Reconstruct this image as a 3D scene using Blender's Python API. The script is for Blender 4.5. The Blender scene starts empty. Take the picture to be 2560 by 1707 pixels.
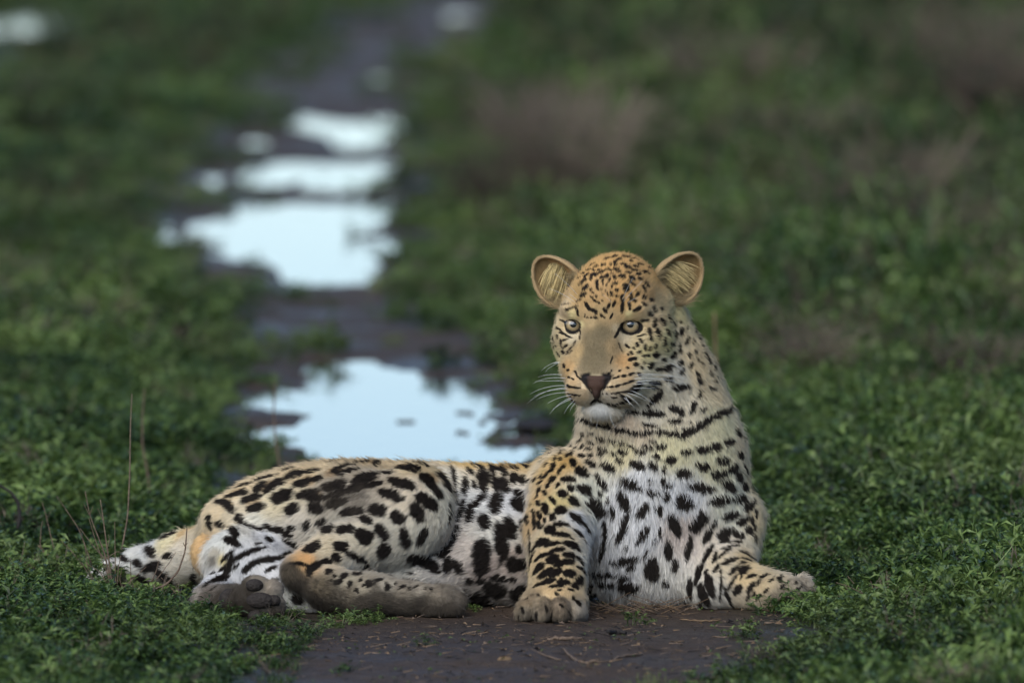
import bpy, math, random
import numpy as np
from mathutils import Vector, Matrix
from mathutils.bvhtree import BVHTree
FUR = True
VEG = True

# ------------------------------------------------------------------ camera, sky, sun, exposure
scene = bpy.context.scene
col = scene.collection
W, H = 2560.0, 1707.0              # the photograph's own pixel grid, used to measure angles
DIST = 20.0                        # metres from the lens to the animal
CAM_H = 1.70
FPX = W * DIST / 1.75              # focal length in those pixels
K = 1.75 / W                       # metres per pixel at the animal
PITCH = math.atan((H / 2 + 963.0) / FPX)
cam_data = bpy.data.cameras.new("camera")
cam = bpy.data.objects.new("camera", cam_data)
col.objects.link(cam)
cam.location = (0, -DIST, CAM_H)
cam.rotation_euler = (math.radians(90) - PITCH, 0, 0)
cam_data.sensor_width = 36.0
cam_data.lens = 36.0 * FPX / W
cam_data.clip_start = 0.5
cam_data.clip_end = 6000.0
cam_data.dof.use_dof = True
cam_data.dof.focus_distance = DIST - 0.10
cam_data.dof.aperture_fstop = (cam_data.lens / 1000.0) / 0.085
cam_data.dof.aperture_blades = 0
scene.camera = cam

world = bpy.data.worlds.new("World")
scene.world = world
world.use_nodes = True
wn = world.node_tree
wn.nodes.clear()
w_out = wn.nodes.new("ShaderNodeOutputWorld")
w_bg = wn.nodes.new("ShaderNodeBackground")
w_sky = wn.nodes.new("ShaderNodeTexSky")
w_sky.sky_type = 'NISHITA'
w_sky.sun_disc = False
SUN_ELEV, SUN_ROT = math.radians(38), math.radians(205)
w_sky.sun_elevation = SUN_ELEV
w_sky.sun_rotation = SUN_ROT
w_sky.altitude = 1500
w_sky.air_density = 1.0
w_sky.dust_density = 0.6
w_sky.ozone_density = 3.0
w_bg.inputs["Strength"].default_value = 0.062
w_tint = wn.nodes.new("ShaderNodeMix")
w_tint.data_type = 'RGBA'; w_tint.blend_type = 'MULTIPLY'; w_tint.inputs['Factor'].default_value = 1.0
w_tint.inputs['B'].default_value = (0.96, 0.94, 0.95, 1)
wn.links.new(w_sky.outputs[0], w_tint.inputs['A'])
wn.links.new(w_tint.outputs['Result'], w_bg.inputs[0])
wn.links.new(w_bg.outputs[0], w_out.inputs[0])

sun_data = bpy.data.lights.new("sun", 'SUN')
sun_data.energy = 1.5
sun_data.angle = math.radians(65)
sun_data.color = (1.0, 0.95, 0.87)
sun = bpy.data.objects.new("sun", sun_data)
col.objects.link(sun)
# sky sun_rotation is measured from +Y towards +X
sdir = Vector((math.sin(SUN_ROT) * math.cos(SUN_ELEV), math.cos(SUN_ROT) * math.cos(SUN_ELEV), math.sin(SUN_ELEV)))
sun.rotation_euler = sdir.to_track_quat('Z', 'Y').to_euler()

scene.view_settings.view_transform = 'Standard'
scene.view_settings.look = 'None'
scene.view_settings.exposure = 1.42
scene.view_settings.gamma = 1.0
scene.view_settings.use_curve_mapping = False
scene.render.engine = 'CYCLES'
scene.cycles.use_denoising = True
scene.cycles.max_bounces = 6
scene.cycles.transparent_max_bounces = 8
scene.cycles.sample_clamp_indirect = 4.0
try:
    scene.cycles_curves.shape = 'RIBBONS'
except Exception:
    pass

# ------------------------------------------------------------------ measuring helpers
CP, SP = math.cos(PITCH), math.sin(PITCH)
CAM = np.array([0, -DIST, CAM_H])


def ray(u, v):
    """direction from the lens through photograph pixel (u, v)"""
    u = np.asarray(u, float); v = np.asarray(v, float)
    x = (u - W / 2) / FPX
    y = -(v - H / 2) / FPX
    return np.stack([x, CP + y * SP, -SP + y * CP], -1)


def P(u, v, w=0.0):
    """world point seen at (u, v) whose depth is w pixels behind the animal's plane"""
    d = ray(u, v)
    t = (DIST + np.asarray(w, float) * K) / d[..., 1]
    return CAM + d * t[..., None]


def G(u, v, z=0.0):
    """world point on the ground seen at (u, v)"""
    d = ray(u, v)
    t = (z - CAM_H) / d[..., 2]
    return CAM + d * t[..., None]


def ground_d(v):
    return G(W / 2, v)[1] + DIST


def to_px(p):
    p = np.asarray(p) - CAM
    f = p[..., 1] * CP - p[..., 2] * SP
    y = p[..., 1] * SP + p[..., 2] * CP
    return W / 2 + FPX * p[..., 0] / f, H / 2 - FPX * y / f


# ---- value noise on points, vectorised
_rs = np.random.RandomState(7)
_perm = _rs.permutation(4096)
_val = _rs.rand(4096)


def vnoise(p, scale=1.0, seed=0):
    q = np.asarray(p, float) * scale + seed * 17.31 + 1000.0
    i = np.floor(q).astype(np.int64)
    f = q - i
    f = f * f * (3 - 2 * f)
    out = np.zeros(q.shape[:-1])
    D = q.shape[-1]
    for c in range(1 << D):
        wgt = 1.0
        h = np.zeros(q.shape[:-1], dtype=np.int64)
        for a in range(D):
            b = (c >> a) & 1
            wgt = wgt * (f[..., a] if b else 1 - f[..., a])
            h = _perm[(h + i[..., a] + b) & 4095]
        out += wgt * _val[h]
    return out


def fbm(p, scale=1.0, octaves=3, seed=0):
    s, a, t = 0.0, 1.0, 0.0
    for o in range(octaves):
        s = s + a * vnoise(p, scale * 2 ** o, seed + o)
        t += a
        a *= 0.5
    return s / t


def tag(o, label=None, cat=None, group=None, kind=None):
    if label: o['label'] = label
    if cat: o['category'] = cat
    if group: o['group'] = group
    if kind: o['kind'] = kind
    return o


def mesh_obj(name, verts, faces, mats=None, parent=None, smooth=True, link=True):
    me = bpy.data.meshes.new(name)
    me.from_pydata([tuple(v) for v in verts], [], [tuple(f) for f in faces])
    if smooth:
        me.polygons.foreach_set("use_smooth", [True] * len(me.polygons))
    o = bpy.data.objects.new(name, me)
    for m in (mats or []):
        me.materials.append(m)
    if link: col.objects.link(o)
    if parent: o.parent = parent
    return o


def np_mesh(name, V, Q, mats=None, parent=None, smooth=True, link=True):
    """mesh from a vertex array and a face array with the same corner count"""
    V = np.asarray(V, np.float32); Q = np.asarray(Q, np.int32)
    n = Q.shape[1]
    me = bpy.data.meshes.new(name)
    me.vertices.add(len(V)); me.vertices.foreach_set("co", V.ravel())
    me.loops.add(Q.size); me.loops.foreach_set("vertex_index", Q.ravel())
    me.polygons.add(len(Q))
    me.polygons.foreach_set("loop_start", np.arange(len(Q), dtype=np.int32) * n)
    try:
        me.polygons.foreach_set("loop_total", np.full(len(Q), n, dtype=np.int32))
    except Exception:
        pass
    me.update(calc_edges=True)
    if smooth:
        me.polygons.foreach_set("use_smooth", np.ones(len(Q), dtype=bool))
    o = bpy.data.objects.new(name, me)
    for m in (mats or []): me.materials.append(m)
    if link: col.objects.link(o)
    if parent: o.parent = parent
    return o
# ------------------------------------------------------------------ the leopard's body: a smooth union of muscles
class Prim:
    pass


PRIMS = []


def _add(fn, lo, hi, k, flow, sub=False, reg=''):
    p = Prim(); p.fn = fn; p.k = k * K; p.flow = flow; p.sub = sub; p.reg = reg
    m = p.k + 0.03
    p.lo = np.asarray(lo) - m; p.hi = np.asarray(hi) + m
    PRIMS.append(p)


def ell_fn(c, r, R=None):
    c = np.asarray(c, float); r = np.asarray(r, float)
    def fn(p):
        q = p - c
        if R is not None: q = q @ R
        a = q / r
        k0 = np.sqrt((a * a).sum(-1)) + 1e-9
        b = a / r
        k1 = np.sqrt((b * b).sum(-1)) + 1e-9
        return k0 * (k0 - 1) / k1
    return fn


def cone_fn(a, b, r1, r2):
    a = np.asarray(a, float); b = np.asarray(b, float)
    ba = b - a; L2 = ba @ ba
    def fn(p):
        pa = p - a
        h = np.clip((pa @ ba) / L2, 0, 1)
        d = pa - h[..., None] * ba
        return np.sqrt((d * d).sum(-1)) - (r1 + (r2 - r1) * h)
    return fn


FURPAD = 5.0


def E(u, v, w, ru, rv, rw, k=40, flow=(-1, 0, -.2), rot=None, pad=None, sub=False, reg=''):
    """ellipsoid muscle; rot = (roll in the picture plane, yaw) in degrees"""
    pad = FURPAD if pad is None else pad
    c = P(u, v, w); r = np.array([ru - pad, rw - pad, rv - pad]) * K
    R = None
    if rot:
        R = np.array(Matrix.Rotation(math.radians(rot[1]), 3, 'Z') @ Matrix.Rotation(math.radians(-rot[0]), 3, 'Y'))
    m = max(r)
    _add(ell_fn(c, r, R), c - m, c + m, k, flow, sub, reg)


def Cn(p1, r1, p2, r2, k=30, flow=None, pad=None, reg=''):
    pad = FURPAD if pad is None else pad
    a = P(*p1); b = P(*p2)
    if flow is None:
        flow = (b - a)
    r1 = (r1 - pad) * K; r2 = (r2 - pad) * K
    _add(cone_fn(a, b, r1, r2), np.minimum(a - r1, b - r2), np.maximum(a + r1, b + r2), k, flow, False, reg)


# head frame: x to the picture's right, y up, z along the muzzle
HU, HV, HW = 1525.0, 812.0, 40.0
YAW = math.radians(13)
HC = P(HU, HV, HW)
HX = np.array([math.cos(YAW), -math.sin(YAW), 0.0])
HZ = np.array([-math.sin(YAW), -math.cos(YAW), 0.0])
HY = np.array([0, 0, 1.0])
HR = np.stack([HX, HY, HZ], 1)          # columns = axes


def L(x, y, z):
    return HC + (HX * x + HY * y + HZ * z) * K


def to_head(p):
    return (np.asarray(p) - HC) @ HR / K


def HE(x, y, z, rx, ry, rz, k=20, flow=(0, .3, -1), tilt=0, sub=False, pad=0, roll=0):
    c = L(x, y, z)
    T = np.array(Matrix.Rotation(math.radians(tilt), 3, 'X') @ Matrix.Rotation(math.radians(roll), 3, 'Z'))
    r = np.array([rx, ry, rz]) * K - pad * K
    m = max(r)
    _add(ell_fn(c, r, HR @ T), c - m, c + m, k, tuple(HR @ np.array(flow)), sub, 'head')


def HCn(a, r1, b, r2, k=15, flow=(0, .5, -1), sub=False):
    a = L(*a); b = L(*b); r1 *= K; r2 *= K
    _add(cone_fn(a, b, r1, r2), np.minimum(a - r1, b - r2), np.maximum(a + r1, b + r2), k, tuple(HR @ np.array(flow)), sub, 'head')


# trunk
Cn((1360, 1348, 250), 186, (960, 1332, 235), 178, k=60, flow=(-1, 0, -.15))
E(1180, 1395, 120, 190, 130, 165, k=60, flow=(-1, 0, -.4))
E(1290, 1420, 110, 110, 110, 130, k=50, flow=(-1, 0, -.6))
E(975, 1440, 20, 170, 85, 120, k=50, flow=(-1, 0, -.3))
# haunch
E(722, 1318, 140, 197, 142, 165, k=60, flow=(-1, 0, -.25))
E(850, 1270, 150, 180, 118, 150, k=60, flow=(-.9, 0, -.4))
# upper thigh and knee
Cn((860, 1290, 60), 122, (1032, 1287, -35), 100, k=40, flow=(-.4, 0, -.9))
E(1045, 1235, 10, 78, 80, 80, k=40, flow=(-.2, 0, -1))
Cn((880, 1320, 20), 95, (985, 1340, -60), 72, k=40, flow=(-.6, 0, -.8))
# shank back to the hock
Cn((1000, 1330, -60), 78, (845, 1380, -130), 66, k=30, flow=(-1, 0, -.4))
Cn((845, 1380, -130), 66, (752, 1425, -190), 46, k=25, flow=(-1, 0, -.4))
# hind foot lying along the ground
Cn((745, 1436, -195), 41, (820, 1470, -215), 52, k=20, flow=(1, 0, -.25))
Cn((820, 1470, -215), 52, (930, 1498, -235), 62, k=25, flow=(1, 0, -.1))
Cn((930, 1498, -235), 62, (1040, 1506, -245), 54, k=25, flow=(1, 0, -.05))
E(1100, 1510, -245, 64, 52, 58, k=20, flow=(.5, -.3, -.8))
E(1128, 1526, -292, 34, 27, 26, k=7, flow=(.1, 0, -1))
E(1140, 1502, -262, 32, 26, 24, k=7, flow=(.1, 0, -1))
E(1132, 1492, -212, 34, 28, 26, k=7, flow=(.1, 0, -1))
E(1085, 1530, -296, 34, 24, 22, k=7, flow=(.1, 0, -1))
# under hind leg: inner thigh, knee, foot folded back with its sole to the lens
E(625, 1405, 10, 130, 82, 120, k=35, flow=(-1, 0, -.2))
Cn((600, 1400, -40), 72, (720, 1480, -110), 60, k=40, flow=(.5, 0, -.6))
Cn((720, 1480, -110), 62, (810, 1500, -130), 55, k=30, flow=(.7, 0, -.5))
Cn((560, 1470, -60), 50, (530, 1500, -190), 46, k=30, flow=(-.3, -1, -.3))
Cn((520, 1508, -215), 46, (600, 1508, -300), 50, k=22, flow=(-.3, -.7, -.3))
E(645, 1502, -340, 62, 60, 42, k=18, flow=(.5, 0, .3), rot=(0, 10))
E(680, 1478, -350, 30, 32, 28, k=8, flow=(.6, 0, .2))
E(690, 1515, -350, 26, 30, 28, k=8, flow=(.6, 0, -.2))
E(636, 1458, -345, 34, 22, 26, k=8, flow=(.2, 0, .5))
E(560, 1515, -260, 60, 42, 40, k=22, flow=(-.8, -.3, -.2))
# rump and tail
E(560, 1320, 150, 62, 75, 90, k=35, flow=(-.6, 0, -.6))
Cn((560, 1375, 200), 82, (450, 1396, 330), 66, k=40, flow=(-1, 0, -.2), pad=8)
Cn((450, 1396, 330), 66, (352, 1418, 420), 48, k=30, flow=(-1, 0, -.15), pad=8)
Cn((352, 1418, 420), 48, (275, 1438, 470), 32, k=30, flow=(-1, 0, -.1), pad=8)
Cn((275, 1438, 470), 34, (216, 1456, 480), 19, k=25, flow=(-1, 0, 0), pad=6)
E(513, 1385, 60, 36, 52, 45, k=14, flow=(-.3, 0, -1))
E(546, 1392, 40, 36, 42, 40, k=12, flow=(-.3, 0, -1))
# chest
E(1640, 1300, 175, 200, 240, 195, k=60, flow=(0, 0, -1))
E(1640, 1430, 110, 150, 110, 130, k=50, flow=(-.1, 0, -1))
E(1600, 1190, 100, 120, 110, 110, k=60, flow=(0, 0, -1))
# shoulders
E(1766, 1240, 160, 104, 180, 160, k=50, flow=(.25, 0, -1))
E(1441, 1250, 120, 106, 132, 145, k=40, flow=(-.25, 0, -1))
E(1400, 1200, 200, 72, 72, 90, k=35, flow=(-.5, 0, -.8))
# left foreleg in the picture
Cn((1412, 1240, 60), 88, (1391, 1330, -60), 76, k=40, flow=(0, 0, -1))
Cn((1391, 1330, -60), 76, (1394, 1470, -310), 70, k=30, flow=(.02, -.6, -.8))
E(1386, 1505, -355, 84, 54, 75, k=24, flow=(0, -.8, -.5))
for (uu, vv, ww, rr, rv) in ((1320, 1532, -400, 31, 36), (1357, 1530, -428, 30, 40), (1399, 1530, -430, 30, 41), (1437, 1533, -405, 30, 37)):
    E(uu, vv, ww, rr, rv, 54, k=10, flow=(0, -.7, -.7), pad=3)
# right foreleg
Cn((1830, 1300, 130), 84, (1812, 1410, 40), 78, k=40, flow=(0, 0, -1))
Cn((1745, 1420, 30), 82, (1790, 1462, -20), 72, k=40, flow=(.5, 0, -.8))
Cn((1805, 1440, 0), 70, (1880, 1478, -40), 55, k=30, flow=(.8, 0, -.5))
Cn((1880, 1472, -40), 61, (1945, 1477, -35), 50, k=22, flow=(1, 0, -.3))
for (uu, vv, ww, ru, rv) in ((1930, 1484, -96, 44, 48), (1974, 1480, -88, 40, 46), (2006, 1480, -46, 38, 43), (2002, 1472, 4, 38, 40)):
    E(uu, vv + 5, ww, ru, rv, 30, k=9, flow=(.25, -.2, -1) if uu > 1980 else (.6, -.2, -.8), pad=3)
# neck
Cn((1586, 832, 165), 142, (1628, 985, 165), 163, k=40, flow=(.05, 0, -1))
Cn((1628, 985, 165), 163, (1648, 1120, 168), 194, k=60, flow=(.05, 0, -1))
Cn((1648, 1120, 168), 194, (1640, 1290, 175), 208, k=60, flow=(0, 0, -1))
E(1570, 1050, 60, 110, 60, 90, k=40, flow=(0, 0, -1))
# skull and face
HE(12, 60, -30, 110, 114, 138, k=30, flow=(0, .5, -1))
HE(-90, 52, -58, 38, 36, 50, k=22, flow=(-.6, .5, -.6))
HE(102, 52, -50, 40, 38, 52, k=22, flow=(.6, .5, -.6))
HE(0, 38, 22, 104, 88, 80, k=30, flow=(0, 1, -.5))
HE(-84, -36, -5, 60, 86, 85, k=30, flow=(-.6, -.2, -1))
HE(88, -36, -5, 62, 86, 85, k=30, flow=(.6, -.2, -1))
HE(92, -140, -30, 78, 84, 85, k=35, flow=(.5, -.6, -.6))
HE(20, -118, 20, 104, 84, 88, k=30, flow=(.3, -.6, -.6))
HE(-62, -100, 55, 50, 58, 62, k=25, flow=(-.8, -.2, -.8))
HE(66, -104, 55, 50, 60, 62, k=25, flow=(.8, -.2, -.8))
HCn((-14, 20, 62), 40, (-14, -108, 112), 34, k=22, flow=(0, .9, -.2))
HCn((14, 20, 62), 40, (14, -108, 112), 34, k=22, flow=(0, .9, -.2))
HE(-36, -148, 112, 49, 43, 52, k=22, flow=(-1, -.4, -.5))
HE(42, -148, 112, 53, 43, 52, k=22, flow=(1, -.4, -.5))
HE(0, -122, 130, 34, 26, 34, k=16, flow=(0, .8, -.3))
HE(-1, -203, 84, 47, 29, 42, k=12, flow=(0, -.8, -.6))
HE(-62, 36, 64, 46, 20, 34, k=22, flow=(-.4, 1, -.5), roll=-10)
HE(62, 36, 64, 46, 20, 34, k=22, flow=(.4, 1, -.5), roll=10)
HE(-68, -42, 58, 44, 24, 32, k=22, flow=(-.8, -.3, -1))
HE(70, -42, 58, 44, 24, 32, k=22, flow=(.8, -.3, -1))
# eye sockets, mouth crease, nostrils
HE(-76, 0, 92, 22, 17, 28, k=5, sub=True)
HE(73, 0, 92, 25, 17.5, 28, k=5, sub=True)
HCn((0, -172, 166), 3, (0, -188, 152), 3, k=6, sub=True)
for s in (-1, 1):
    HCn((0, -188, 152), 3.0, (s * 36, -197, 140), 3.0, k=6, sub=True)
    HCn((s * 36, -197, 140), 3.0, (s * 74, -186, 104), 3.5, k=6, sub=True)


def smin(a, b, k):
    h = np.maximum(k - np.abs(a - b), 0) / k
    return np.minimum(a, b) - h * h * k * 0.25


def sdf(p):
    """signed distance of the body at points (n, 3)"""
    d = np.full(len(p), 0.08)
    for q in PRIMS:
        m = np.all((p > q.lo) & (p < q.hi), axis=1)
        if not m.any(): continue
        idx = np.nonzero(m)[0]
        v = q.fn(p[idx])
        if q.sub:
            d[idx] = -smin(-d[idx], v, q.k)
        else:
            d[idx] = smin(d[idx], v, q.k)
    return d


def sdf_full(p):
    """with the soft flattening where the body presses on the ground"""
    d = sdf(p)
    return -smin(-d, p[:, 2] - 0.004, 0.012)


def sdf_grad(p, e=0.0012):
    g = np.zeros((len(p), 3))
    s = np.array([[1, -1, -1], [-1, -1, 1], [-1, 1, -1], [1, 1, 1]], float)
    for v in s:
        g += v * sdf_full(p + v * e)[:, None]
    return g / (4 * e)


def surface_nets(lo, hi, h):
    ax = [np.arange(lo[i], hi[i] + h, h) for i in range(3)]
    n = [len(a) for a in ax]
    vals = np.full(n, 0.08, np.float32)
    for q in PRIMS:
        i0 = [max(0, int((q.lo[i] - lo[i]) / h)) for i in range(3)]
        i1 = [min(n[i], int((q.hi[i] - lo[i]) / h) + 2) for i in range(3)]
        if any(i1[i] <= i0[i] for i in range(3)): continue
        X, Y, Z = np.meshgrid(*[ax[i][i0[i]:i1[i]] for i in range(3)], indexing='ij')
        pts = np.stack([X.ravel(), Y.ravel(), Z.ravel()], 1)
        v = q.fn(pts).reshape(X.shape).astype(np.float32)
        sl = tuple(slice(i0[i], i1[i]) for i in range(3))
        if q.sub: vals[sl] = -smin(-vals[sl], v, q.k)
        else: vals[sl] = smin(vals[sl], v, q.k)
    zz = (ax[2] - 0.004)[None, None, :].astype(np.float32)
    vals = -smin(-vals, zz, 0.012)
    ins = vals < 0
    # active cells
    c = np.zeros([k - 1 for k in n], np.int8)
    for dx in (0, 1):
        for dy in (0, 1):
            for dz in (0, 1):
                c += ins[dx:n[0] - 1 + dx, dy:n[1] - 1 + dy, dz:n[2] - 1 + dz]
    act = (c > 0) & (c < 8)
    ids = np.full(act.shape, -1, np.int64)
    I = np.argwhere(act)
    ids[act] = np.arange(len(I))
    acc = np.zeros((len(I), 3)); cnt = np.zeros(len(I))
    corners = [(a, b, d) for a in (0, 1) for b in (0, 1) for d in (0, 1)]
    for ca in corners:
        for axis in range(3):
            if ca[axis] == 1: continue
            cb = list(ca); cb[axis] = 1
            va = vals[I[:, 0] + ca[0], I[:, 1] + ca[1], I[:, 2] + ca[2]]
            vb = vals[I[:, 0] + cb[0], I[:, 1] + cb[1], I[:, 2] + cb[2]]
            m = (va < 0) != (vb < 0)
            t = va[m] / (va[m] - vb[m])
            p = np.tile(np.array(ca, float), (m.sum(), 1))
            p[:, axis] += t
            acc[m] += p; cnt[m] += 1
    V = (I + acc / cnt[:, None]) * h + np.array([a[0] for a in ax])
    quads = []
    for axis in range(3):
        a1, a2 = (axis + 1) % 3, (axis + 2) % 3
        s0 = [slice(None)] * 3; s1 = [slice(None)] * 3
        s0[axis] = slice(0, -1); s1[axis] = slice(1, None)
        A = ins[tuple(s0)]; B = ins[tuple(s1)]
        E_ = np.argwhere(A != B)
        ok = (E_[:, a1] > 0) & (E_[:, a2] > 0) & (E_[:, a1] < n[a1] - 1) & (E_[:, a2] < n[a2] - 1)
        E_ = E_[ok]
        fl = A[E_[:, 0], E_[:, 1], E_[:, 2]]
        def cid(o1, o2):
            q = E_.copy(); q[:, a1] += o1; q[:, a2] += o2
            return ids[q[:, 0], q[:, 1], q[:, 2]]
        q = np.stack([cid(-1, -1), cid(0, -1), cid(0, 0), cid(-1, 0)], 1)
        q[~fl] = q[~fl][:, ::-1]
        quads.append(q)
    Q = np.concatenate(quads)
    return V, Q


def project(V, it=2):
    for _ in range(it):
        d = sdf_full(V); g = sdf_grad(V)
        g /= (np.linalg.norm(g, axis=1, keepdims=True) + 1e-9)
        V = V - g * np.clip(d, -0.004, 0.004)[:, None]
    return V


def subdivide(V, Q):
    e = np.stack([Q, np.roll(Q, -1, 1)], 2).reshape(-1, 2)
    es = np.sort(e, 1)
    key = es[:, 0] * len(V) + es[:, 1]
    uq, inv = np.unique(key, return_inverse=True)
    mid = (V[uq // len(V)] + V[uq % len(V)]) / 2
    cen = V[Q].mean(1)
    me_ = inv.reshape(-1, 4) + len(V)
    ce_ = np.arange(len(Q)) + len(V) + len(mid)
    out = [np.stack([Q[:, i], me_[:, i], ce_, me_[:, (i - 1) % 4]], 1) for i in range(4)]
    return np.concatenate([V, mid, cen]), np.concatenate(out)


BV, BQ = surface_nets(P(190, 1560, -560) * [1, 1, 0] + [0, 0, -0.012], P(2080, 600, 560) + [0, 0, .02], 0.004)
BV, BQ = subdivide(BV, BQ)
BV = project(BV, 2)


# ------------------------------------------------------------------ small solids meshed on their own grid
def solid_mesh(fn, lo, hi, h):
    ax = [np.arange(lo[i], hi[i] + h, h) for i in range(3)]
    X, Y, Z = np.meshgrid(*ax, indexing='ij')
    pts = np.stack([X.ravel(), Y.ravel(), Z.ravel()], 1)
    vals = fn(pts).reshape(X.shape)
    n = vals.shape
    ins = vals < 0
    c = np.zeros([k - 1 for k in n], np.int8)
    for dx in (0, 1):
        for dy in (0, 1):
            for dz in (0, 1):
                c += ins[dx:n[0] - 1 + dx, dy:n[1] - 1 + dy, dz:n[2] - 1 + dz]
    act = (c > 0) & (c < 8)
    ids = np.full(act.shape, -1, np.int64)
    I = np.argwhere(act)
    ids[act] = np.arange(len(I))
    V = (I + 0.5) * h + np.array([a[0] for a in ax])
    quads = []
    for axis in range(3):
        a1, a2 = (axis + 1) % 3, (axis + 2) % 3
        s0 = [slice(None)] * 3; s1 = [slice(None)] * 3
        s0[axis] = slice(0, -1); s1[axis] = slice(1, None)
        A = ins[tuple(s0)]; B = ins[tuple(s1)]
        E_ = np.argwhere(A != B)
        ok = (E_[:, a1] > 0) & (E_[:, a2] > 0) & (E_[:, a1] < n[a1] - 1) & (E_[:, a2] < n[a2] - 1)
        E_ = E_[ok]
        fl = A[E_[:, 0], E_[:, 1], E_[:, 2]]
        def cid(o1, o2):
            q = E_.copy(); q[:, a1] += o1; q[:, a2] += o2
            return ids[q[:, 0], q[:, 1], q[:, 2]]
        q = np.stack([cid(-1, -1), cid(0, -1), cid(0, 0), cid(-1, 0)], 1)
        q[~fl] = q[~fl][:, ::-1]
        quads.append(q)
    Q = np.concatenate(quads)
    for _ in range(3):
        d = fn(V)
        g = np.stack([fn(V + np.eye(3)[i] * 1e-4) - d for i in range(3)], 1) / 1e-4
        g /= (np.linalg.norm(g, axis=1, keepdims=True) + 1e-6)
        V = V - g * np.clip(d, -h, h)[:, None] * 0.9
    return V, Q


def ear_solid(base, tip, opening, wide, depth, cup):
    """a cupped ear: outer shell minus an offset inner bowl"""
    base = np.asarray(base); tip = np.asarray(tip)
    a = tip - base; ln = np.linalg.norm(a); a = a / ln
    o = np.asarray(opening, float); o = o - a * (o @ a); o /= np.linalg.norm(o)
    b = np.cross(o, a)
    R = np.stack([b, a, o], 1)
    c = base + a * ln * 0.42
    ro = np.array([wide, ln * 0.60 / K, depth]) * K
    e_o = ell_fn(np.zeros(3), ro)
    def warp(p):
        q = (p - c) @ R
        q[:, 0] = q[:, 0] / (1.10 - 0.22 * np.clip(q[:, 1] / ro[1], -1, 1))
        return q
    outer = lambda p: e_o(warp(p)) * 0.85
    ri = ro - np.array([5.5, 5.5, 5.0]) * K
    e_i = ell_fn(np.zeros(3), ri)
    inner = lambda p: e_i(warp(p)) * 0.85
    def fn(p):
        d = -smin(-outer(p), inner(p), 3 * K)
        q = (p - c) @ R / K
        pl = (q[:, 2] - 4 - 0.0018 * q[:, 0] ** 2 + 0.0010 * q[:, 1] ** 2) * K      # the rim, gently curved
        return -smin(-d, -pl, 4 * K)
    m = ro.max() * 1.15
    V, Q = solid_mesh(fn, c - m, c + m, 0.0017)
    return V, Q, c, R, ro


EARL = ear_solid(P(1424, 740, 120), P(1343, 650, 120), (-.30, -.93, -.12), 54, 34, 22)
EARR = ear_solid(P(1668, 735, 90), P(1742, 640, 90), (.34, -.92, -.10), 56, 36, 22)


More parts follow.
